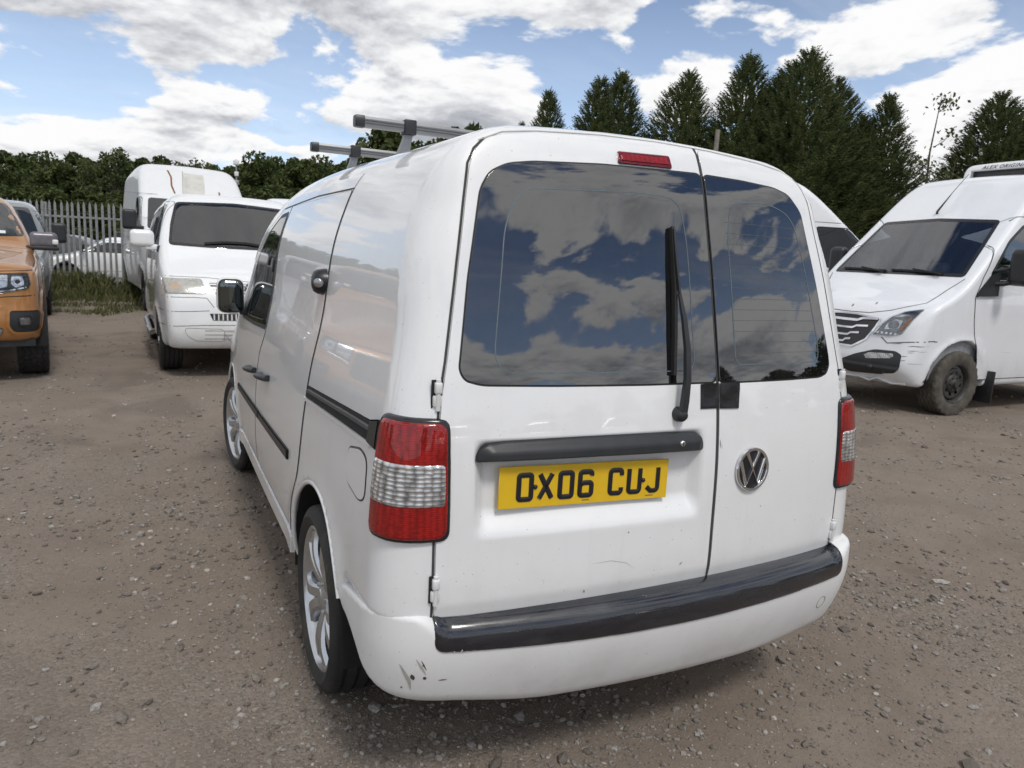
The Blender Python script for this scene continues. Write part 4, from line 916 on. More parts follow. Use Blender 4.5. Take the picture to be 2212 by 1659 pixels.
def interior(root, sh, ydash, zdash, w_, steer_x, seats=True, lining=True, h=.06, keep=None, mat='interior_grey'):
    if lining: link('interior_lining', sdf_mesh('interior_lining', lambda P: np.maximum(np.maximum(sh.solid(P) + .05, P[:, 1] - (ydash + .75)), 1.3 - P[:, 1]), (-1.0, 1.2, .3), (1.0, ydash + .8, 3.0), h, keep), mat, root)
    def dsh(P):
        x, y, z = P[:, 0], P[:, 1], P[:, 2]; return smax(smax(np.abs(x) - w_, z - zdash - .05 * np.cos(x * 3.2) - .06 * np.exp(-((x - steer_x) / .22) ** 2), .08), smax(ydash - .35 - y, y - ydash - .10, .05), .12)
    d_ = link('dashboard', sdf_mesh('dashboard', lambda P: np.maximum(dsh(P), zdash - .35 - P[:, 2]), (-w_ - .1, ydash - .5, zdash - .4), (w_ + .1, ydash + .6, zdash + .25), .04), 'interior_grey', root)
    c = np.array([steer_x, ydash - .42, zdash + .02]); up = np.array([0, .42, .9]); sd_ = np.array([1., 0, 0]); p = [c + .19 * (math.cos(a) * sd_ + math.sin(a) * up) for a in np.linspace(0, 2 * PI, 33)[:-1]]
    V, F = sweep(p, circ(.016, 8), up=(0, -.9, .42), closed=True); pr_ = [(V, F)]
    for a in (.2, PI - .2, -PI / 2): pr_.append(sweep([c, c + .19 * (math.cos(a) * sd_ + math.sin(a) * up)], circ(.02, 6), up=(.3, .9, -.4)))
    link('steering_wheel', merge('steering_wheel', pr_, 60), 'interior_dark', root)
    if seats:
        for x in (-.45, .45):
            s_ = link('seat', box('seat', (x - .25, ydash - 1.25, zdash - .6), (x + .25, ydash - 1.05, zdash + .35), .07, 3), 'interior_grey', root); link('headrest', box('headrest', (x - .13, ydash - 1.23, zdash + .37), (x + .13, ydash - 1.10, zdash + .58), .05, 3), 'interior_grey', s_)
def ldv_van():
    sh = LDV; root = thing('panel_van', 'white high roof van with scuffed bumper and fridge unit on its roof', 'van', (10.72, 4.45, 0), rad(91))
    WSO = [(-.86,1.575),(.86,1.575),(.80,1.95),(.745,2.265),(0,2.30),(-.745,2.265),(-.80,1.95)]
    SW = [(2.40,1.50),(3.44,1.52),(3.62,1.62),(3.30,2.02),(3.02,2.22),(2.44,2.24)]
    keep = holed(sh, [((0, 2), shrink(WSO, .03), lambda P: P[:, 1] > 3.0), ((1, 2), shrink(SW, .02), lambda P: np.abs(P[:, 0]) > .6)])
    link('body', sdf_mesh('body', sh, (-1.12, -.1, .2), (1.12, 4.95, 3.0), .028, keep), 'van_white_cool', root)
    f, l, r, tp = (Surf(sh.solid, a) for a in ('front', 'left', 'right', 'top'))
    def p(n, me, m, par=root): return link(n, me, m, par)
    arch_liners(root, sh)
    wsn = p('windscreen', panel(f, rounded(WSO, .05), sp=.05, lift=.004, depth=.006), 'windscreen_glass'); p('window_seal', panel(f, rounded(WSO, .05), [shrink(rounded(WSO, .05), .042)], sp=.05, lift=.0055, depth=.004), 'lamp_black', wsn)
    interior(root, sh, 3.62, 1.42, .80, .42, keep=keep)
    for s in (1, -1):
        b = p('wiper_blade', tube('wiper_blade', [f.at([(x, z)])[0][0] + f.at([(x, z)])[1][0] * .02 for x, z in ((.72 if s > 0 else .02, 1.615), (.40 if s > 0 else -.30, 1.612), (.08 if s > 0 else -.62, 1.60))], [(-.008, -.012), (.008, -.012), (.008, .012), (-.008, .012)]), 'rubber_seal', wsn)
        p('wiper_arm', tube('wiper_arm', [f.at([(x, z)])[0][0] + f.at([(x, z)])[1][0] * .035 for x, z in ((.10 if s > 0 else -.62, 1.575), (.25 if s > 0 else -.45, 1.60), (.45 if s > 0 else -.25, 1.625))], [(-.012, -.008), (.012, -.008), (.012, .008), (-.012, .008)]), 'rubber_seal', wsn)
    # bonnet line, wings, bumper lines
    for pts in ([(-.88,1.56),(-.80,1.42),(-.765,1.27),(-.47,1.16),(-.25,1.115),(0,1.11),(.25,1.115),(.47,1.16),(.765,1.27),(.80,1.42),(.88,1.56)], [(-.94,.855),(-.80,.835),(-.585,.80),(-.50,.86)], [(.94,.855),(.80,.835),(.585,.80),(.50,.86)]): p('panel_gap', ribbon(f, pts, .010, .0012, sp=.04), 'gap_dark')
    for S_ in (l, r): p('panel_gap', ribbon(S_, [(4.45,.855),(4.36,.86)], .010, .0012), 'gap_dark')
    # grille
    GR = [(-.13,1.085),(-.43,1.055),(-.40,.95),(-.33,.81),(-.19,.715),(.19,.715),(.33,.81),(.40,.95),(.43,1.055),(.13,1.085)]
    gl = p('grille', panel(f, rounded(GR, .02), sp=.05, lift=.003, depth=.006), 'lamp_black'); p('grille_frame', ribbon(f, rounded(GR, .02), .022, .010, closed=True), 'chrome', gl)
    for k_, z_ in enumerate((1.045, .955, .87, .79)):
        w_ = .40 - .085 * k_; q = [(-w_, z_ + .008), (-w_ * .55, z_ - .002), (-w_ * .40, z_ - .028), (0, z_ - .03), (w_ * .40, z_ - .028), (w_ * .55, z_ - .002), (w_, z_ + .008)]
        p('grille_bar', ribbon(f, q, .030 if k_ == 0 else .022, .014), 'chrome', gl)
    # head lamps and fog pods
    HL = [(-.39,.875),(-.45,1.0),(-.52,1.095),(-.65,1.165),(-.815,1.205),(-.80,1.14),(-.715,.915),(-.58,.875)]
    for s in (1, -1):
        q = HL if s > 0 else mirror_poly(HL)
        hl = p('head_lamp', panel(f, rounded(q, .02), sp=.03, lift=.003, depth=.006), 'lamp_grey'); c = lambda a: [(s * x, z) for x, z in a]
        p('lamp_reflector', panel(f, rounded(c([(-.50,.945),(-.52,1.03),(-.60,1.075),(-.68,1.06),(-.66,.965)]), .02), sp=.02, lift=.007, depth=.003, func=lambda u: -.010 * np.exp(-(((u[:, 0] + s * .59) / .06) ** 2 + ((u[:, 1] - 1.01) / .05) ** 2))), 'lamp_reflector', hl)
        p('lamp_reflector', panel(f, rounded(c([(-.54,1.10),(-.65,1.155),(-.78,1.185),(-.755,1.13),(-.60,1.085)]), .01), sp=.02, lift=.007, depth=.003), 'lamp_reflector', hl)
        p('indicator', panel(f, rounded(c([(-.705,.955),(-.765,1.105),(-.735,1.10),(-.672,.955)]), .006), sp=.02, lift=.008, depth=.003), 'lens_amber', hl)
        for i in range(5): p('running_light', panel(f, rounded(c([(-.43 - i * .05, .893),(-.43 - i * .05, .922),(-.462 - i * .05, .922),(-.462 - i * .05, .893)]), .008, 3), sp=.03, lift=.008, depth=.003), 'lamp_reflector', hl)
        p('lamp_trim', ribbon(f, rounded(c([(-.405,.885),(-.465,1.0),(-.53,1.088),(-.65,1.155)]), .01), .012, .009), 'chrome', hl)
        p('lamp_lens', panel(f, rounded(q, .02), sp=.03, lift=.012, depth=.008), 'lamp_lens', hl)
        FG = c([(-.08,.45),(-.10,.56),(-.26,.64),(-.47,.715),(-.70,.725),(-.775,.69),(-.78,.54),(-.73,.475),(-.55,.445),(-.20,.42)])
        fg = p('fog_recess', panel(f, rounded(FG, .03), sp=.03, lift=.002, depth=.004, func=lambda u: .012 * (np.sin(u[:, 1] * 75) > .2) * sstep(.55, .52, u[:, 1])), 'black_plastic')
        p('fog_lamp', panel(f, rounded(c([(-.36,.64),(-.42,.675),(-.68,.695),(-.70,.665),(-.66,.635),(-.40,.60)]), .012), sp=.03, lift=.006, depth=.004), 'lens_clear', fg)
    V, F = lathe([(0, -.02), (.022, -.02), (.030, .0), (.034, .01)], seg=18); o = p('tow_eye_cover', mesh('tow_eye_cover', [(y, -x, z) for x, y, z in V], F), 'black_plastic'); o.location = f.at([(-.46, .51)])[0][0] + np.array([0, .01, 0]); fix(o.data)
    # doors and side glass
    DO = [(2.25,.42),(3.60,.42),(3.62,.62),(3.73,.86),(3.80,1.10),(3.84,1.36),(3.74,1.58),(3.42,2.05),(3.10,2.30),(2.30,2.33)]
    for S_ in (l, r):
        d = p('cab_door', panel(S_, rounded(DO, .03), [shrink(rounded(SW, .05), .004)], sp=.06, lift=.003), 'van_white_cool'); p('panel_gap', ribbon(S_, shrink(rounded(DO, .03), -.004), .008, .0014, closed=True, sp=.05), 'gap_dark', d)
        p('window_seal', panel(S_, rounded(SW, .05), [shrink(rounded(SW, .05), .04)], sp=.06, lift=.0045, depth=.003), 'lamp_black', d); p('window_pane', panel(S_, shrink(rounded(SW, .05), .03), sp=.06, lift=.002, depth=.003), 'windscreen_glass', d)
        p('door_recess', panel(S_, rounded([(2.55,.675),(3.22,.695),(3.24,.71),(3.16,.735),(2.55,.725)], .015), sp=.03, lift=.0035, depth=.002, func=lambda u: -.010 * np.sin(PI * np.clip((u[:, 1] - .675) / .055, 0, 1))), 'van_white_cool', d)
    p('mirror_base', panel(l, rounded([(3.45,1.37),(3.86,1.36),(3.80,1.46),(3.60,1.64),(3.45,1.70)], .02), sp=.04, lift=.03, depth=.03, bev=.015), 'black_plastic')
    for s in (1, -1):
        mc = np.array([-1.20 * s, 3.42, 1.72])
        def mf(P): q = np.abs(P - mc) - np.array([.11, .085, .20]) + .06; return np.linalg.norm(np.maximum(q, 0), axis=1) + np.minimum(q.max(1), 0) - .06
        m_ = p('door_mirror', sdf_mesh('door_mirror', mf, mc - .3, mc + .3, .025), 'black_plastic'); p('mirror_arm', tube('mirror_arm', [(-s * .97, 3.56, 1.52), (-s * 1.08, 3.50, 1.53), (-s * 1.16, 3.44, 1.56)], .028, 8), 'black_plastic', m_); p('mirror_arm', tube('mirror_arm', [(-s * .96, 3.56, 1.66), (-s * 1.10, 3.48, 1.70)], .02, 8), 'black_plastic', m_)
    # wheels
    wv = wheel_meshes(.375, .225, .235, 'steel', tread=4, zig=.006)
    for y in sh.wheels:
        for s in (-1, 1): add_wheel(root, wv, s * .875, y, .375, ('tyre_dusty', 'steel_wheel', 'underbody'), steer=rad(-3) if y > 2 else 0)
    for s in (-1, 1): p('mud_flap', box('mud_flap', (s * .97 - .12, 3.36, .14), (s * .97 + .02 if s > 0 else s * .97 + .14, 3.385, .52), .01), 'black_plastic')
    # damage: scrapes, dent, rust
    rnd = random.Random(3)
    for i in range(16):
        y, z = rnd.uniform(-.93, -.66), rnd.uniform(.60, .83); p('scrape', ribbon(f, [(y, z), (y + rnd.uniform(.03, .09), z - rnd.uniform(0, .012))], rnd.uniform(.003, .007), .0012, sp=.02, taper=True), 'scuff_dark')
    for pts in ([(-.25,1.24),(-.252,1.215)], [(.02,1.20),(.015,1.165)]): p('rust_mark', ribbon(f, pts, .022, .0012, sp=.01, taper=True), 'rust')
    p('torn_lip', tube('torn_lip', [f.at([(x, .36)])[0][0] + np.array([0, dy, dz]) for x, dy, dz in ((-.10,.0,.0),(-.30,.012,.012),(-.42,.02,-.012),(-.52,.028,.030),(-.58,.025,.012),(-.66,.0,-.012),(-.80,.0,.0))], circ(.022, 8, .014)), 'van_white_cool')
    # aerial
    P0, G0 = f.at([(.09, 2.37)]); a0 = P0[0]; ae = p('aerial', tube('aerial', [a0, a0 + np.array([-.02, .035, .02]), a0 + np.array([-.10, -.10, .27]), a0 + np.array([-.18, -.24, .50])], .006, 6, scale=[3, 2.4, .7, .5]), 'rubber_seal')
    # refrigeration unit on the roof, carrying its maker's lettering
    def pod(P):
        x, y, z = P[:, 0], P[:, 1], P[:, 2]; zr = 2.90
        g = smax(np.abs(x) - .60, np.maximum(z - 3.15 + .06 * x * x, zr - z), .10); g = smax(g, y - 1.86 + .35 * (z - 3.0), .06); g = smax(g, .6 - y, .10)
        return smax(g, -np.maximum(np.maximum(np.abs(x) - .50, z - 3.045), 1.3 - y), .01)
    pu = p('fridge_unit', sdf_mesh('fridge_unit', pod, (-.75, .4, 2.8), (.75, 2.0, 3.25), .02), 'van_white')
    p('unit_vent', box('unit_vent', (-.51, 1.25, 2.86), (.51, 1.78, 3.05), .01), 'lamp_black', pu)
    tm = text_mesh('lettering', 'ALEX ORIGINAL', .075, .3, 1.12, .001); o = p('lettering', tm, 'plate_black', pu)
    o.rotation_euler = (rad(71), 0, PI); o.location = (.36, 1.842, 3.062)
    return root
ldv = ldv_van()

def t5_van():
    sh = T5; root = thing('panel_van', 'white low roof van with hazy amber head lamps and silver side steps', 'van', (-.56, 11.74, 0), rad(182.3))
    WSO = [(-.80,1.455),(-.4,1.44),(.4,1.44),(.80,1.455),(.76,1.70),(.68,1.965),(0,2.0),(-.68,1.965),(-.76,1.70)]
    keep = holed(sh, [((0, 2), shrink(WSO, .03), lambda P: P[:, 1] > 3.1)])
    link('body', sdf_mesh('body', sh, (-1.05, -.1, .2), (1.05, 4.95, 2.25), .03, keep), 'van_white', root)
    f, l, r = (Surf(sh.solid, a) for a in ('front', 'left', 'right'))
    def p(n, me, m, par=root): return link(n, me, m, par)
    arch_liners(root, sh)
    wsn = p('windscreen', panel(f, rounded(WSO, .05), sp=.05, lift=.004, depth=.006), 'windscreen_dark'); p('window_seal', panel(f, rounded(WSO, .05), [shrink(rounded(WSO, .05), .03)], sp=.05, lift=.0055, depth=.004), 'lamp_black', wsn)
    interior(root, sh, 3.82, 1.27, .74, .40, keep=keep, mat='interior_dark')
    p('wiper_blade', tube('wiper_blade', [f.at([(x, z)])[0][0] + f.at([(x, z)])[1][0] * .02 for x, z in ((.42,1.475),(.2,1.50),(-.05,1.50),(-.3,1.47))], [(-.009, -.013), (.009, -.013), (.009, .013), (-.009, .013)]), 'rubber_seal', wsn)
    for pts in ([(-.90,1.12),(-.47,1.118),(0,1.085),(.47,1.118),(.90,1.12)], [(.93,.90),(.6,.905),(.47,.90),(.40,.80)], [(-.93,.90),(-.6,.905),(-.47,.90),(-.40,.80)], [(.93,.745),(.60,.755),(.45,.765)], [(-.93,.745),(-.60,.755),(-.45,.765)], [(.92,.585),(.5,.605),(0,.61),(-.5,.605),(-.92,.585)]): p('panel_gap', ribbon(f, pts, .006, .0012, sp=.04), 'seam_grey')
    HL = [(.885,1.095),(.51,1.10),(.475,.945),(.875,.94)]
    for s in (1, -1):
        c = lambda a: [(s * x, z) for x, z in a]
        hl = p('head_lamp', panel(f, rounded(c(HL), .025), sp=.03, lift=.003, depth=.008), 'lamp_reflector'); p('indicator', panel(f, rounded(c([(.83,1.05),(.735,1.055),(.73,.985),(.83,.98)]), .03), sp=.02, lift=.007, depth=.003), 'lens_amber_soft', hl)
        p('lamp_bowl', panel(f, [(s * .60 + .07 * math.cos(a), 1.02 + .065 * math.sin(a)) for a in np.linspace(0, 2 * PI, 25)[:-1]], sp=.02, lift=.007, depth=.003), 'lamp_reflector', hl)
        p('lamp_lens', panel(f, rounded(c(HL), .025), sp=.03, lift=.012, depth=.010), 'lamp_lens_hazy', hl)
        pk = p('bumper_pocket', panel(f, rounded(c([(.70,.575),(.30,.565),(.30,.425),(.60,.43),(.69,.50)]), .05), sp=.03, lift=.004, depth=.005, bev=.004), 'bumper_white')
        lg = p('lower_grille', panel(f, rounded(c([(.45,.735),(.02,.735),(.02,.655),(.415,.655)]), .015), sp=.03, lift=.002, depth=.003), 'lamp_black')
        for i in range(9): x0 = .41 - i * .045; p('grille_bar', panel(f, c([(x0,.732),(x0 - .016,.732),(x0 - .016,.66),(x0,.66)]), sp=.05, lift=.007, depth=.006), 'bumper_white', lg)
        # door glass, mirror, steps
        S_ = r if s > 0 else l
        for SW, nm in (([(3.05,1.44),(3.86,1.45),(3.70,1.62),(3.40,1.93),(3.06,1.94)], 'window_pane'), ([(1.7,1.44),(2.85,1.44),(2.88,1.93),(1.72,1.94)], 'window_pane')):
            p('window_seal', panel(S_, rounded(SW, .06), sp=.06, lift=.002, depth=.003), 'lamp_black'); p(nm, panel(S_, shrink(rounded(SW, .06), .02), sp=.06, lift=.004, depth=.003), 'glass_tint')
        p('panel_gap', ribbon(S_, rounded([(2.95,.45),(3.48,.46),(3.70,.85),(3.90,1.0),(3.93,1.40),(3.42,1.97),(2.95,1.98)], .05), .007, .001, closed=True, sp=.05), 'gap_dark')
        mc = np.array([s * 1.065, 3.93, 1.51])
        def mf(P): q = np.abs(P - mc) - np.array([.125, .065, .098]) + .055; return np.linalg.norm(np.maximum(q, 0), axis=1) + np.minimum(q.max(1), 0) - .055
        m_ = p('door_mirror', sdf_mesh('door_mirror', mf, mc - .2, mc + .2, .018), 'van_white'); p('mirror_arm', box('mirror_arm', (s * .97 - .07, 3.89, 1.385), (s * .97 + .07, 3.97, 1.45), .02), 'van_white', m_); p('mirror_foot', box('mirror_foot', (s * .885 - .035, 3.84, 1.36), (s * .885 + .035, 3.98, 1.44), .02), 'black_plastic', m_)
        p('side_step', tube('side_step', [(s * .93, 3.42, .40), (s * .985, 3.30, .36), (s * .985, 1.5, .36), (s * .93, 1.38, .40)], circ(.032, 10)), 'aluminium')
    GR = [(-.44,1.065),(.44,1.065),(.36,.915),(-.36,.915)]
    gl = p('grille', panel(f, rounded(GR, .02), sp=.04, lift=.002, depth=.003), 'lamp_black')
    for i in range(4): z_ = 1.045 - i * .037; w_ = .43 - i * .02; p('grille_bar', ribbon(f, [(-w_, z_), (0, z_ + .002), (w_, z_)], .020, .008), 'bumper_white', gl)
    for i in range(3): z_ = .545 - i * .045; p('bumper_slat', ribbon(f, [(-.50, z_), (0, z_), (.50, z_)], .014, .004), 'scuff_grey')
    P0, G0 = f.at([(0, 1.0)]); em = p('emblem', merge('emblem', [(lambda V, F: ([(y, -x, z) for x, y, z in V], F))(*lathe([(0, 0), (.075, 0), (.078, .01)], seg=28))], 40), 'plate_black'); em.location = P0[0] + G0[0] * .022; em.rotation_euler = (0, 0, PI)
    ring = [(.072 * math.cos(a), .072 * math.sin(a)) for a in np.linspace(0, 2 * PI, 37)[:-1]]; p('emblem_letters', merge('emblem_letters', [stroke(ring, .012, .007, True)] + [stroke(q, .011, .006) for q in ([(-.028,.058),(0,.004),(.028,.058)], [(-.057,.03),(-.027,-.05),(0,.002),(.027,-.05),(.057,.03)])], 60), 'chrome', em)
    pl = p('number_plate', box('number_plate', (-.26, -.004, -.055), (.26, .004, .055), .002, 1), 'plate_white'); pl.location = f.at([(0, .80)])[0][0] + np.array([0, .012, 0])
    wv = wheel_meshes(.34, .215, .235, 'steel', tread=4)
    for y in sh.wheels:
        for s in (-1, 1): add_wheel(root, wv, s * .805, y, .34, ('tyre_rubber', 'alloy', 'underbody'))
    return root
def m_more():
    m, t, b = new_mat('windscreen_dark'); o = t.nodes['Material Output']; t.nodes.remove(b)
    tr = t.nodes.new('ShaderNodeBsdfTransparent'); tr.inputs[0].default_value = (.16, .17, .19, 1); gl = t.nodes.new('ShaderNodeBsdfGlossy'); gl.inputs['Roughness'].default_value = .02
    fr = t.nodes.new('ShaderNodeFresnel'); fr.inputs[0].default_value = 2.2; mx = t.nodes.new('ShaderNodeMixShader'); t.links.new(fr.outputs[0], mx.inputs[0]); t.links.new(tr.outputs[0], mx.inputs[1]); t.links.new(gl.outputs[0], mx.inputs[2]); t.links.new(mx.outputs[0], o.inputs[0])
    m, t, b = new_mat('lamp_lens_hazy'); o = t.nodes['Material Output']; setp(b, col=(.55, .54, .47), rough=.15, coat=.5)
    n = add_noise(t, 9, 4, .6); tr = t.nodes.new('ShaderNodeBsdfTransparent'); mx = t.nodes.new('ShaderNodeMixShader'); t.links.new(maprange(t, n, .3, .7, .25, .75), mx.inputs[0]); t.links.new(tr.outputs[0], mx.inputs[1]); t.links.new(b.outputs[0], mx.inputs[2]); t.links.new(mx.outputs[0], o.inputs[0])
m_more(); plain('lens_amber_soft', (.80, .36, .12), .3, var=.2, vscale=50)
t5 = t5_van()

def ranger():
    sh = RGR; root = thing('pickup_truck', 'orange pickup truck with dark fog lamp recesses and chunky tyres', 'pickup', (-3.89, 11.98, 0), rad(187))
    link('body', sdf_mesh('body', sh, (-1.05, -.1, .3), (1.05, 5.4, 2.1), .03), 'orange_paint', root)
    f, l, r = (Surf(sh.solid, a) for a in ('front', 'left', 'right'))
    def p(n, me, m, par=root): return link(n, me, m, par)
    arch_liners(root, sh)
    WSO = [(-.78,1.46),(-.4,1.44),(.4,1.44),(.78,1.46),(.70,1.66),(.60,1.83),(0,1.86),(-.60,1.83),(-.70,1.66)]
    wsn = p('windscreen', panel(f, rounded(WSO, .05), sp=.06, lift=.004, depth=.006), 'glass_tint'); p('windscreen_sticker', panel(f, [(-.60,1.475),(-.52,1.475),(-.52,1.51),(-.60,1.51)], sp=.06, lift=.006, depth=.001), 'sticker_white', wsn)
    for pts in ([(-.86,1.20),(-.83,1.13),(-.55,1.115),(0,1.12),(.55,1.115),(.83,1.13),(.86,1.20)], [(-.88,.885),(-.60,.87),(-.40,.85)], [(.88,.885),(.60,.87),(.40,.85)]): p('panel_gap', ribbon(f, pts, .009, .0012, sp=.04), 'gap_dark')
    for s in (1, -1):
        c = lambda a: [(-s * x, z) for x, z in a]
        HL = c([(.44,1.09),(.80,1.105),(.815,1.0),(.79,.945),(.44,.885)])
        hl = p('head_lamp', panel(f, rounded(HL, .02), sp=.03, lift=.003, depth=.006), 'lamp_black')
        p('lamp_reflector', panel(f, rounded(c([(.66,1.075),(.755,1.075),(.765,.985),(.69,.955),(.65,1.0)]), .02), sp=.02, lift=.007, depth=.003, func=lambda u: -.008 * np.exp(-(((u[:, 0] + s * .71) / .03) ** 2 + ((u[:, 1] - 1.02) / .03) ** 2))), 'lamp_reflector', hl); p('lamp_reflector', panel(f, rounded(c([(.46,1.075),(.635,1.085),(.625,.965),(.46,.93)]), .02), sp=.02, lift=.006, depth=.003), 'lamp_reflector', hl); p('lamp_trim', ribbon(f, c([(.45,.905),(.65,.935),(.78,.965)]), .014, .009), 'chrome', hl)
        p('lamp_lens', panel(f, rounded(HL, .02), sp=.03, lift=.012, depth=.008), 'lamp_lens', hl)
        FG = c([(.63,.735),(.86,.735),(.885,.70),(.865,.555),(.83,.525),(.66,.525),(.62,.58)])
        fg = p('fog_recess', panel(f, rounded(FG, .03), sp=.03, lift=.005, depth=.004), 'black_plastic'); p('fog_lamp', panel(f, rounded(c([(.70,.675),(.80,.675),(.80,.585),(.70,.585)]), .025), sp=.03, lift=.009, depth=.004), 'lamp_reflector_dim', fg); p('fog_bezel', ribbon(f, rounded(c([(.70,.675),(.80,.675),(.80,.585),(.70,.585)]), .025), .02, .014, closed=True), 'lamp_black', fg); p('fog_frame', ribbon(f, shrink(rounded(FG, .03), -.012), .026, .014, closed=True), 'orange_paint', fg)
        # arches, mirror, glass
        S_ = l if s > 0 else r
        p('window_pane', panel(S_, rounded([(2.0,1.40),(3.55,1.42),(3.30,1.62),(3.0,1.76),(2.05,1.78)], .05), sp=.06, lift=.003, depth=.003), 'glass_tint')
        mc = np.array([-s * .955, 3.86, 1.43])
        def mf(P): q = np.abs(P - mc) - np.array([.135, .075, .088]) + .05; return np.linalg.norm(np.maximum(q, 0), axis=1) + np.minimum(q.max(1), 0) - .05
        m_ = p('door_mirror', sdf_mesh('door_mirror', mf, mc - .2, mc + .2, .018), 'mirror_shell'); p('mirror_arm', box('mirror_arm', (-s * .94 - .16, 3.80, 1.315), (-s * .94 + .16, 3.93, 1.365), .02), 'black_plastic', m_); p('mirror_indicator', box('mirror_indicator', (-s * 1.065 - .03, 3.895, 1.385), (-s * 1.065 + .03, 3.945, 1.44), .012), 'sticker_white', m_)
    lowz = p('skid_plate', panel(f, rounded([(-.58,.56),(-.50,.42),(.50,.42),(.58,.56),(.40,.60),(-.40,.60)], .03), sp=.05, lift=.012, depth=.015, bev=.006), 'galvanised')
    gl = p('grille', panel(f, rounded([(-.42,1.08),(.42,1.08),(.40,.70),(-.40,.70)], .04), sp=.05, lift=.004, depth=.006), 'lamp_black')
    for z_ in (1.02, .92, .82): p('grille_bar', ribbon(f, [(-.40, z_), (.40, z_)], .035, .012), 'black_plastic', gl)
    p('lower_lip', tube('lower_lip', [(x, 5.06 - .13 * x * x, .40) for x in np.linspace(-.82, .82, 13)], [(-.05, -.03), (.05, -.03), (.05, .04), (-.05, .04)]), 'black_plastic')
    wv = wheel_meshes(.40, .235, .27, 'dark_alloy', tread=4, zig=.008, knob=.008)
    for y in sh.wheels:
        for s in (-1, 1): add_wheel(root, wv, s * .80, y, .40, ('tyre_rubber', 'grey_plastic', 'underbody'))
    return root
plain('lamp_reflector_dim', (.25, .25, .26), .2, .8, var=.3, vscale=40); plain('mirror_shell', (.16, .155, .17), .3, .3)
rg = ranger()

def simple_van(sh, label, loc, rz, mat='van_white', h=.05, glass='glass_tint', group=None, cat='van', name='panel_van', mirrors='black_plastic', sidewin=True, wcol='steel_wheel'):
    root = thing(name, label, cat, (*loc, 0), rz, group); link('body', sdf_mesh('body', sh, (-1.1, -.12, .1), (1.1, sh.L + .25, 3.0), h), mat, root)
    f, l, r, b = (Surf(sh.solid, a) for a in ('front', 'left', 'right', 'rear'))
    def p(n, me, m, par=root): return link(n, me, m, par)
    arch_liners(root, sh)
    (yb, zb), (yt, zt) = sh.ws; wb = float(sh.W(zb)) - .10; wt = float(sh.W(zt)) - .13
    p('windscreen', panel(f, rounded([(-wb, zb + .05), (wb, zb + .05), (wt, zt - .06), (-wt, zt - .06)], .06), sp=.08, lift=.004), glass)
    z0 = zb + .03; z1 = min(zt - .05, float(sh.roof(yt)) - .16); yf = yb - .18; yr_ = yt - .55 if cat == 'van' else yt - 1.0
    sl_ = (yt - yb) / (zt - zb); win = [(yr_, z0), (yf, z0), (yf + sl_ * (z1 - z0) * .9, z1), (yr_ + (0 if cat == 'van' else .15), z1)]
    for S_ in (l, r):
        p('window_seal', panel(S_, rounded(win, .06), sp=.08, lift=.002, depth=.003), 'lamp_black'); p('window_pane', panel(S_, shrink(rounded(win, .06), .025), sp=.08, lift=.005, depth=.003), glass)
        p('panel_gap', ribbon(S_, rounded([(yr_ - .08, .45), (yf - .28, .45), (yf + .02, zb - .35), (yf + .10, z0), (win[2][0] + .07, z1 + .06), (yr_ - .06, z1 + .06)], .06), .008, .001, closed=True, sp=.06), 'gap_dark')
    zl = sh.bon[1][1]; wl = float(sh.W(zl)) - .12
    for s in (1, -1):
        p('head_lamp', panel(f, rounded([(s * (wl - .36), zl - .10), (s * wl, zl - .06), (s * (wl + .01), zl - .24), (s * (wl - .34), zl - .30)], .04), sp=.05, lift=.004), 'lamp_reflector')
        if mirrors:
            mc = np.array([s * (float(sh.W(z0)) + .17), yf + .02, z0 + .16]); hh = .17 if cat == 'van' else .09
            def mf(P): q = np.abs(P - mc) - np.array([.11, .07, hh]) + .05; return np.linalg.norm(np.maximum(q, 0), axis=1) + np.minimum(q.max(1), 0) - .05
            m_ = p('door_mirror', sdf_mesh('door_mirror', mf, mc - .27, mc + .27, .03), mirrors); p('mirror_arm', box('mirror_arm', (mc[0] - s * .16 - .06, yf - .02, z0 + .0), (mc[0] - s * .16 + .10, yf + .05, z0 + .06), .015), 'black_plastic', m_)
    p('grille', panel(f, rounded([(-wl + .42, zl - .08), (wl - .42, zl - .08), (wl - .44, zl - .28), (-wl + .44, zl - .28)], .03), sp=.06, lift=.003), 'lamp_black'); p('lower_grille', panel(f, rounded([(-.5, .62), (.5, .62), (.45, .45), (-.45, .45)], .03), sp=.06, lift=.003), 'black_plastic')
    pz = .80 if cat == 'van' else .62; pl = p('number_plate', box('number_plate', (-.26, -.004, -.055), (.26, .004, .055), .002, 1), 'plate_white'); pl.location = f.at([(0, pz)])[0][0] + np.array([0, .012, 0])
    for S_ in (l, r): p('door_handle', panel(S_, rounded([(yr_ + .06, zb - .12), (yr_ + .24, zb - .12), (yr_ + .24, zb - .08), (yr_ + .06, zb - .08)], .015), sp=.05, lift=.02, depth=.02, bev=.01), 'black_plastic'); p('panel_gap', ribbon(S_, [(yr_ - .9, .45), (yr_ - .9, z1 + .1)], .008, .001, sp=.08), 'gap_dark')
    p('panel_gap', ribbon(f, [(-wl - .02, zl + .06), (-wl * .5, zl - .02), (wl * .5, zl - .02), (wl + .02, zl + .06)], .009, .0012, sp=.06), 'gap_dark'); p('panel_gap', ribbon(f, [(-wl, zl - .34), (0, zl - .36), (wl, zl - .34)], .008, .0012, sp=.06), 'gap_dark')
    wv = wheel_meshes(sh.wr, sh.wr * .62, .21, 'steel')
    for y in sh.wheels:
        for s in (-1, 1): add_wheel(root, wv, s * (float(sh.W(.5)) - .12), y, sh.wr, ('tyre_rubber', wcol, 'underbody'))
    return root, f, l, r
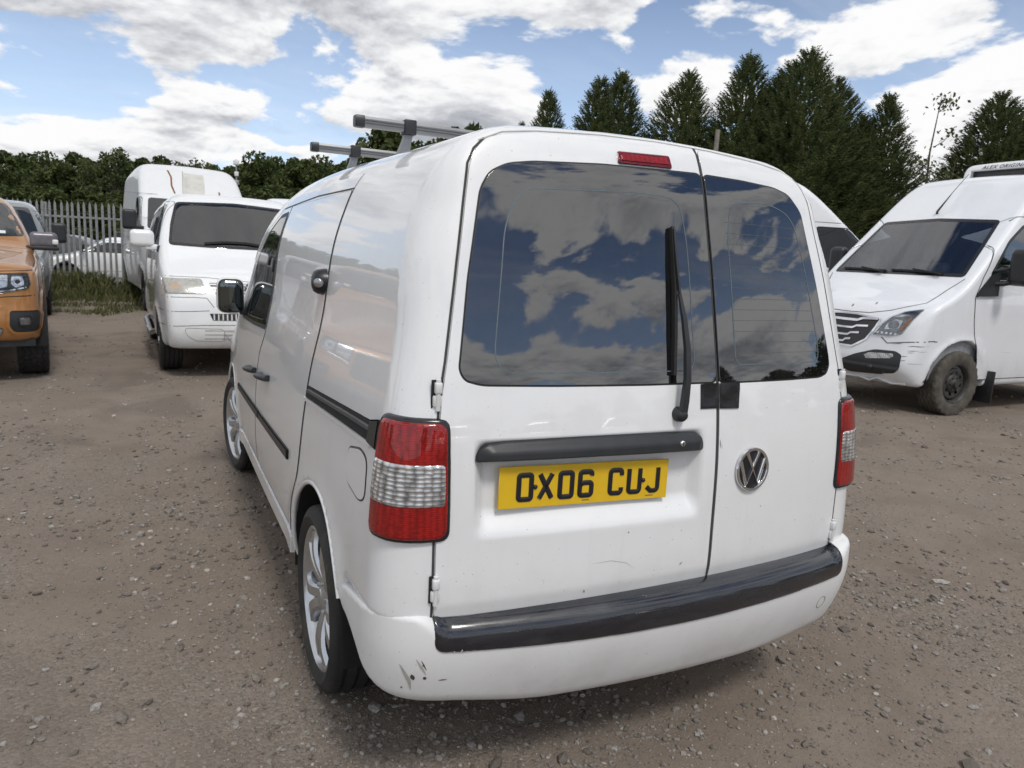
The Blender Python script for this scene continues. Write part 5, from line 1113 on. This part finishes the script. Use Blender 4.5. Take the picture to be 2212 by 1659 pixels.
# tall van behind the low one, its cab roof streaked with rust
tr_, f, l, r = simple_van(TRN, 'white van roof rising behind the low roof white van', (2.2, 20.6), rad(176), 'van_white')
def again(src, label, loc, rz, paint_=None):
    o = copy_tree(src, None, paint_); o.location = (*loc, 0); o.rotation_euler = (0, 0, rz); o['label'] = label; return o
tv = again(tr_, 'tall white van with rust streaks and stains on its cab roof', (-1.0, 21.0), rad(186), 'van_white_dull'); tv.scale = (1.2, 1.17, 1.2)
for pts, wd, m in (([(.33,2.10),(.36,2.25),(.34,2.42),(.38,2.55)], .03, 'rust'), ([(-.45,2.10),(-.46,2.2)], .03, 'rust'), ([(.20,2.06),(.16,2.3),(.12,2.56)], .02, 'scuff_grey'), ([(.0,2.06),(-.04,2.3),(-.06,2.52)], .36, 'stain_grey')): link('rust_streak' if m == 'rust' else 'roof_stain', ribbon(f, pts, wd, .002, sp=.05), m, tv)
again(tr_, 'white van parked nose outward behind the fridge van', (5.42, 9.80), rad(250)).scale = (1.17, 1.17, 1.17)
# others standing further back
vv, f, l, r = simple_van(VIV, 'silver van standing behind the orange pickup truck', (-4.62, 18.4), rad(187), 'silver_paint'); vv.scale = (1.08, 1.08, 1.08)
paint('dark_paint', (.03, .032, .036)); paint('red_paint', (.32, .02, .015))
cc, f, l, r = simple_van(CAR, 'dark hatchback parked beyond the steel fence', (-2.6, 25.0), rad(75), 'dark_paint', .07, cat='car', name='parked_car')
again(vv, 'white van parked beyond the steel fence', (-5.2, 27.5), rad(60), 'van_white'); again(cc, 'white hatchback parked beyond the steel fence', (-.6, 25.2), rad(100), 'van_white'); again(cc, 'red hatchback in the row furthest beyond the fence', (-3.2, 31.0), rad(85), 'red_paint'); again(vv, 'dull white van in the row furthest beyond the fence', (1.6, 30.0), rad(95), 'van_white_dull')
# a row of vans across the yard, mirrored in the rear glass
for x, y, a in ((10.5, -11.5, 52), (7.9, -13.6, 44), (5.0, -15.2, 34), (1.6, -16.4, 20)):
    o = again(vv, 'white van in the row across the yard facing the rear doors', (x + 4 * math.sin(rad(a)), y - 4 * math.cos(rad(a))), rad(a), 'van_white'); o['group'] = 'vans across the yard'; o.scale = (1, 1, 1)
# ---------------------------------------------------------------- trees
def m_leaf(name, c1, c2, c3):
    m, t, b = new_mat(name); setp(b, rough=.75, spec=.25)
    g = t.nodes.new('ShaderNodeNewGeometry'); n = add_noise(t, .45, 3, .5)
    c = ramp(t, g.outputs['Random Per Island'], [(0, c1), (.6, c2), (1, c3)]); t.links.new(mixc(t, maprange(t, n, .35, .65, 0, .45), c, c1), b.inputs['Base Color'])
    o = t.nodes['Material Output']; tl = t.nodes.new('ShaderNodeBsdfTranslucent'); t.links.new(c, tl.inputs[0]); mx = t.nodes.new('ShaderNodeMixShader'); mx.inputs[0].default_value = .22
    t.links.new(b.outputs[0], mx.inputs[1]); t.links.new(tl.outputs[0], mx.inputs[2]); t.links.new(mx.outputs[0], o.inputs[0])
m_leaf('conifer_leaf', (.036, .054, .020), (.078, .102, .034), (.150, .160, .056)); m_leaf('broad_leaf', (.036, .052, .016), (.068, .094, .027), (.125, .15, .045)); m_leaf('pale_leaf', (.05, .07, .025), (.085, .11, .04), (.13, .15, .06))
plain('bark', (.075, .06, .045), .95, var=.3, vscale=8)
def tris(P0, P1, wd, side):
    """thin pointed leaflets from P0 to P1"""
    n = len(P0); V = np.stack([P0 + side * wd[:, None], P0 - side * wd[:, None], P1], 1).reshape(-1, 3); return V, np.arange(3 * n).reshape(-1, 3)
def conifer_mesh(seed, H, R, nf, power=.8):
    g = np.random.default_rng(seed); u = g.uniform(0, 1, nf * 2); u = u[g.uniform(0, 1, nf * 2) < (1 - u) ** .8 + .12][:nf]; n = len(u); a = g.uniform(0, 2 * PI, n)
    lump = vnoise(a * 1.6, u * 7, seed, 3); Rl = R * np.clip(1 - u, 0.004, 1) ** power * (.45 + 1.1 * lump); rr = Rl * g.uniform(0, 1, n) ** .38; z = H * (.02 + .98 * u) - .12 * rr
    d = np.stack([np.cos(a), np.sin(a), .35 + 1.1 * u + g.normal(0, .22, n)], 1) + g.normal(0, .16, (n, 3)); d /= np.linalg.norm(d, axis=1)[:, None]
    ln = (g.uniform(.55, 1.15, n)) * (1.05 - .45 * u); base = np.stack([rr * np.cos(a), rr * np.sin(a), z], 1); sd = np.cross(d, [0, 0, 1.]); sd /= np.maximum(np.linalg.norm(sd, axis=1)[:, None], 1e-6); up = np.cross(sd, d)
    Vs, Fs, b = [], [], 0
    for k in range(4):
        t = .15 + k * .24; c = base + d * (ln * t)[:, None] - np.array([0, 0, 1]) * (ln * .14 * t * t)[:, None]
        for s in (-1, 1):
            q = d * .72 + sd * s * .62 + up * g.normal(0, .22, n)[:, None]; l2 = ln * (.42 - .06 * k) * g.uniform(.7, 1.25, n)
            V, F = tris(c, c + q * l2[:, None] - np.array([0, 0, .05]), np.full(n, .045), up * .5 + d * .6); Vs.append(V); Fs.append(F + b); b += len(V)
    V, F = tris(base, base + d * (ln * 1.15)[:, None] - np.array([0, 0, 1]) * (ln * .12)[:, None], np.full(n, .05), sd); Vs.append(V); Fs.append(F + b)
    return fast_mesh('crown', np.concatenate(Vs), np.concatenate(Fs), False)
def trunk_mesh(H, r, lean=0.):
    p = [(lean * t * t, .3 * lean * t, H * t) for t in np.linspace(0, 1, 8)]; return tube('trunk', p, r, 9, up=(0, 1, 0), scale=[1.25, 1, .9, .75, .6, .45, .28, .08])
def broad_mesh(seed, H, R, nl, size=.2, base=.2, open_=0.):
    g = np.random.default_rng(seed); nb = 26; Vs, Fs, b = [], [], 0; C_ = []
    for i in range(nb):
        u = base + (1 - base) * (i + .5) / nb; ra = R * math.sin(PI * min(1, .18 + .78 * (u - base) / (1 - base))) ** .7 * g.uniform(.35, 1.0); a = i * 2.4 + g.uniform(-.5, .5); C_.append((ra * math.cos(a), ra * math.sin(a), H * u * .93, R * g.uniform(.26, .46) * (1 - .25 * u)))
    C_ = np.array(C_); k = g.integers(0, nb, nl); d = g.normal(0, 1, (nl, 3)); d /= np.linalg.norm(d, axis=1)[:, None]; r_ = g.uniform(0, 1, nl) ** (.33 if not open_ else .6); P = C_[k, :3] + d * (C_[k, 3] * r_)[:, None] * np.array([1, 1, .8])
    q = g.normal(0, 1, (nl, 3)); q /= np.linalg.norm(q, axis=1)[:, None]; w_ = np.cross(q, g.normal(0, 1, (nl, 3))); w_ /= np.linalg.norm(w_, axis=1)[:, None]; s = size * g.uniform(.6, 1.3, nl)
    V = np.stack([P - q * s[:, None], P + w_ * (s * .55)[:, None], P + q * s[:, None], P - w_ * (s * .55)[:, None]], 1).reshape(-1, 3); F = np.arange(4 * nl).reshape(-1, 4)
    pr_ = [sweep([(0, 0, 0), (.1, 0, H * .3), (.05, .1, H * .6), (0, 0, H * .9)], circ(H * .02, 8), up=(0, 1, 0), scale=[1.3, 1, .6, .2])]
    for i in range(2, nb, 2): c = C_[i]; z0 = max(.15 * H, c[2] - .3 * H); pr_.append(sweep([(.05, .03, z0), (c[0] * .5, c[1] * .5, (z0 + c[2]) / 2 + .2), tuple(c[:3])], circ(H * .008, 5), up=(0, 1, 0), scale=[1, .7, .25]))
    return fast_mesh('crown', V, F, False), merge('trunk', pr_)
def plant(name, label, group, crown, trunk, mat, loc, sc, rz, cat='tree'):
    o = thing(name, label, cat, loc, rz, group); o.scale = sc; link('trunk', trunk, 'bark', o); link('crown', crown, mat, o); return o
def see(px, py, depth):
    """point in the place on the sight line through (px, py) of the 2212-wide photograph, at a ground depth from the viewpoint"""
    d = _f + _r2 * ((px - 1106) / 1540) - _u2 * ((py - 829.5) / 1540); fh = Vector((math.sin(yaw), math.cos(yaw), 0)); return CAM + d * (depth / d.dot(fh))
def pix(px, depth): q = see(px, 560, depth); return q.x, q.y
def top_h(px, py, depth): return see(px, py, depth).z
CM = [conifer_mesh(s, 13, R, n, pw) for s, R, n, pw in ((3, 5.6, 8200, .72), (5, 4.6, 6500, .80), (8, 6.2, 8600, .60))]; CT = trunk_mesh(12.5, .22)
con = [(1128,258,44,1,.5),(1187,188,42,1,.80),(1262,285,41,0,.6),(1300,160,40,1,.92),(1345,148,41,1,.95),(1405,290,42,0,.7),(1492,146,39,0,.95),(1562,285,40,0,.8),(1622,110,38,1,1.05),(1690,150,40,0,.85),(1752,98,37,0,1.1),(1815,160,39,0,.85),(1868,240,38,0,.85),(1925,196,38,1,.95),(2168,192,36,0,1.15),(2260,230,36,2,1.2),(2340,180,38,0,1.2),(1020,262,48,0,.7)]
GC = 'dark conifers in the row behind the parked vans'
for i, (px, py, dp, k, wd) in enumerate(con):
    h = top_h(px, py, dp); q = see(px, py, dp); x, y = q.x, q.y; s = h / 13
    lab = {0: 'smallest conifer tip just showing over the van roof', 1: 'slim small conifer beside the narrow twin topped pair', 8: 'pointed conifer adjoining the tallest conifer', 13: 'conifer standing beside the thin sparse leaved tree', 10: 'tallest dark conifer rising behind the small van', 4: 'loose topped conifer beside a narrower twin top', 3: 'narrow conifer top beside a looser topped conifer', 14: 'dark conifer standing behind the roof fridge unit', 6: 'bushy conifer standing alone behind the wooden pole'}.get(i, 'dark feathery conifer in the row behind the parked vans')
    plant('conifer_tree', lab, None if i in (0, 1, 8, 13, 10, 4, 3, 14, 6) else GC, CM[k], CT, 'conifer_leaf', (x, y, 0), (s * wd, s * wd, s * .965), i * 1.7)
BM = [broad_mesh(s, 10, R, n, sz, bs, op) for s, R, n, sz, bs, op in ((21, 3.6, 8000, .22, .12, 0), (22, 4.2, 8500, .22, .10, 0), (23, 3.4, 3400, .20, .35, .6), (24, 3.9, 8000, .22, .15, 0))]
GB = 'broadleaved trees in the wood beyond the fence'
wood = [(-560,330,66,0),(-440,310,64,1),(-320,325,70,3),(-230,318,66,0),(-140,322,68,1),(-50,318,66,0),(20,322,64,3),(75,328,70,1),(130,345,62,0),(172,326,68,3),(215,345,64,1),(248,314,60,2),(300,345,68,0),(338,332,64,3),(385,350,70,1),(440,342,58,2),(478,352,66,0),(528,348,64,3),(570,336,62,1),(615,333,66,0),(660,338,60,3),(705,344,66,1),(750,350,62,0),(800,330,64,1),(842,262,46,0),(885,300,52,3),(930,310,58,1),(975,300,56,0),(1012,262,50,3),(1060,300,56,1),(1100,310,60,0),(40,400,54,1),(110,405,52,0),(190,408,50,3),(280,410,54,1),(370,408,52,0),(470,405,54,3),(560,400,52,1),(640,402,54,0),(720,402,52,3)]
for i, (px, py, dp, k) in enumerate(wood):
    h = top_h(px, py, dp); q = see(px, py, dp); x, y = q.x, q.y; s = h / 10; wd = min(1.5, max(.8, 8.5 / h)) * (1.0 if k != 2 else .9)
    lab = {11: 'open crowned tree standing above the wood behind the fence', 24: 'dense round tree behind the roof bars', 15: 'thin crowned pale tree among the dense wood'}.get(i, 'dense green broadleaved tree in the wood beyond the fence')
    plant('broadleaved_tree', lab, None if i in (11, 24, 15) else GB, BM[k][0], BM[k][1], 'pale_leaf' if k == 2 else 'broad_leaf', (x, y, 0), (s * wd, s * wd, s), i * 2.1)
# trees on the other side of the yard, mirrored in the van's rear glass
for i, (az, d, h, k) in enumerate(((100, 44, 9, 0), (112, 46, 10, 1), (122, 45, 8, 3), (131, 44, 9.5, 'c'), (138, 46, 7, 1), (146, 47, 8, 'c'), (152, 48, 6, 0), (158, 50, 5, 3), (168, 52, 5, 1), (180, 54, 5, 0), (195, 46, 9, 3), (-75, 52, 9, 1), (-60, 50, 10, 0), (-48, 52, 9, 3), (62, 45, 12, 'c'), (72, 42, 11, 'c'), (85, 40, 11, 1))):
    x, y = -1.3 + d * math.sin(rad(az)), -1.5 + d * math.cos(rad(az))
    if k == 'c': plant('conifer_tree', 'conifer across the yard facing the rear doors', 'conifers across the yard', CM[1], CT, 'conifer_leaf', (x, y, 0), (h / 13,) * 3, i)
    else: plant('broadleaved_tree', 'broadleaved tree on the yard edge out of the wood', 'broadleaved trees across the yard', BM[k][0], BM[k][1], 'broad_leaf', (x, y, 0), (h / 10 * 1.2, h / 10 * 1.2, h / 10), i)
# thin half-bare tree and dead shrub between the conifers
def bare(seed, H, spread, n, r0):
    g = random.Random(seed); pr_ = [sweep([(0, 0, 0), (.1, .05, H * .4), (-.05, .1, H * .75), (.05, 0, H)], circ(r0, 6), up=(0, 1, 0), scale=[1.2, .9, .5, .15])]; tips = []
    for i in range(n):
        z = H * g.uniform(.3, .98); a = g.uniform(0, 2 * PI); l = spread * g.uniform(.4, 1) * (1.2 - z / H); p = [(0, 0, z), (l * .5 * math.cos(a), l * .5 * math.sin(a), z + l * .35), (l * math.cos(a + .3), l * math.sin(a + .3), z + l * .9)]; pr_.append(sweep(p, circ(r0 * .35, 4), up=(0, 1, .1), scale=[1, .7, .2])); tips += [p[1], p[2]]
        for j in range(2): b = g.uniform(0, 2 * PI); q = p[1 + j]; e_ = (q[0] + l * .35 * math.cos(b), q[1] + l * .35 * math.sin(b), q[2] + l * .3); pr_.append(sweep([q, e_], circ(r0 * .2, 3), up=(0, 1, .1), scale=[1, .3])); tips.append(e_)
    return merge('trunk', pr_), tips
tm_, tips = bare(4, 9.5, 1.7, 20, .075); g_ = np.random.default_rng(4); tp_ = np.repeat(np.array(tips), 9, 0) + g_.normal(0, .22, (len(tips) * 9, 3)); n_ = len(tp_); q_ = g_.normal(0, 1, (n_, 3)); q_ /= np.linalg.norm(q_, axis=1)[:, None]; w_ = np.cross(q_, g_.normal(0, 1, (n_, 3))); w_ /= np.linalg.norm(w_, axis=1)[:, None]
cm_ = fast_mesh('crown', np.stack([tp_ - q_ * .1, tp_ + w_ * .06, tp_ + q_ * .1, tp_ - w_ * .06], 1).reshape(-1, 3), np.arange(4 * n_).reshape(-1, 4), False)
x, y = pix(1980, 33); plant('thin_tree', 'thin sparse leaved tree between two dark conifers', None, cm_, tm_, 'pale_leaf', (x, y, 0), (1, 1, top_h(1980, 205, 33) / 9.5), 0)
bs_, _ = bare(9, 6.5, 1.6, 16, .05); x, y = pix(2030, 31); bsh = thing('dead_shrub', 'bare leafless shrub beside the thin tree', 'shrub', (x, y, 0)); link('branches', bs_, 'bark', bsh)
# ---------------------------------------------------------------- palisade fence, weeds, poles
FB = np.array([-3.08, 20.3]); FDIR = np.array([.893, -.449]); fz = math.atan2(FDIR[1], FDIR[0])
fen = thing('palisade_fence', 'grey steel palisade fence with pointed pales behind the vans', 'fence', (FB[0], FB[1], 0), fz)
prof = [(-.034, 0), (-.020, .012), (-.008, .004), (.008, .004), (.020, .012), (.034, 0)]
V = []
for z, s in ((.06, 1), (2.12, 1), (2.26, .9)): V += [(x * s, -y, z) for x, y in prof]
V.append((0, -.006, 2.36)); F = [(i * 6 + j, i * 6 + j + 1, (i + 1) * 6 + j + 1, (i + 1) * 6 + j) for i in range(2) for j in range(5)] + [(12 + j, 12 + j + 1, 18) for j in range(5)]
pale = mesh('pale', V, F, False); g_ = random.Random(5)
for i in range(-42, 8):
    o = link('pale', pale, 'galvanised', fen); o.location = (i * .155, 0, 0); o.rotation_euler = (0, g_.uniform(-.012, .012), 0)
for z in (.45, 1.95): link('rail', box('rail', (-6.6, .004, z - .025), (1.15, .05, z + .025), .004, 1), 'galvanised', fen)
for i in range(-42, 14, 18): link('post', box('post', (i * .155 - .05, .05, 0), (i * .155 + .05, .12, 2.3), .004, 1), 'galvanised', fen)
# weeds and rough grass in front of the fence
g2 = np.random.default_rng(17); n = 15000; s_ = g2.uniform(-6.5, 3.2, n); t_ = -np.abs(g2.normal(0, 1.0, n)) + .5; k = vnoise(s_ * .9, t_ * .9 + 5, 3, 3) > .36; s_, t_ = s_[k], t_[k]; n = len(s_)
bx = FB[0] + FDIR[0] * s_ - FDIR[1] * t_; by = FB[1] + FDIR[1] * s_ + FDIR[0] * t_; hgt = (.16 + .42 * np.exp(-(t_ + .05) ** 2 / .5)) * g2.uniform(.35, 1.2, n); base = np.stack([bx, by, np.zeros(n)], 1)
lean = g2.normal(0, .28, (n, 3)) * hgt[:, None]; lean[:, 2] = 0; a = g2.uniform(0, 2 * PI, n); sd = np.stack([np.cos(a), np.sin(a), 0 * a], 1); wd = .014 + .02 * g2.uniform(0, 1, n); mid = base + lean * .35 + np.stack([0 * hgt, 0 * hgt, hgt * .6], 1); tip = base + lean + np.stack([0 * hgt, 0 * hgt, hgt], 1)
Vw = np.stack([base - sd * wd[:, None], base + sd * wd[:, None], mid + sd * (wd * .9)[:, None], tip, mid - sd * (wd * .9)[:, None]], 1).reshape(-1, 3); Fw = (np.arange(n) * 5)[:, None] + np.arange(5)[None]
m_leaf('weed_leaf', (.075, .085, .032), (.12, .125, .050), (.20, .185, .095)); wo = link('rough_grass', fast_mesh('rough_grass', Vw, Fw, False), 'weed_leaf'); wo['kind'] = 'stuff'; wo['label'] = 'rough grass and weeds along the foot of the fence'
# short grass spreading into the yard
n = 16000; s_ = g2.uniform(-6.5, 3.5, n); t_ = -g2.uniform(.6, 5.5, n); k = (vnoise(s_ * .8, t_ * .8, 9, 4) > .42 + .05 * (-t_ - 1)); s_, t_ = s_[k], t_[k]; n = len(s_)
bx = FB[0] + FDIR[0] * s_ - FDIR[1] * t_; by = FB[1] + FDIR[1] * s_ + FDIR[0] * t_; base = np.stack([bx, by, ground_z(bx, by)], 1); a = g2.uniform(0, 2 * PI, n); sd = np.stack([np.cos(a), np.sin(a), 0 * a], 1); h_ = g2.uniform(.03, .12, n)
Vw = np.stack([base - sd * .012, base + sd * .012, base + g2.normal(0, .03, (n, 3)) * [1, 1, 0] + np.stack([0 * h_, 0 * h_, h_], 1)], 1).reshape(-1, 3); wo = link('short_grass', fast_mesh('short_grass', Vw, np.arange(3 * n).reshape(-1, 3), False), 'weed_leaf'); wo['kind'] = 'stuff'; wo['label'] = 'short patchy grass spreading from the fence into the yard'
# wooden pole among the conifers, slim camera mast by the wood
x, y = pix(1523, 30); tag(link('wooden_pole', tube('wooden_pole', [(x, y, 0), (x, y, 3.5), (x, y, top_h(1523, 279, 30))], .10, 10, up=(0, 1, 0), scale=[1.1, 1, .9]), 'pole_wood'), 'weathered wooden pole standing before the conifers', 'pole')
x, y = pix(513, 40); h = top_h(513, 345, 40); ms = thing('camera_mast', 'slim grey mast with white boxes standing before the wood', 'mast', (x, y, 0)); link('mast_pole', tube('mast_pole', [(0, 0, 0), (0, 0, h)], .045, 8, up=(0, 1, 0)), 'galvanised', ms)
for z, s, m in ((h - .15, .14, 'sticker_white'), (h - .75, .10, 'sticker_white'), (h - 1.2, .12, 'galvanised')): link('mast_box', box('mast_box', (-s, -s, z - .12), (s, s, z + .12), .02), m, ms)
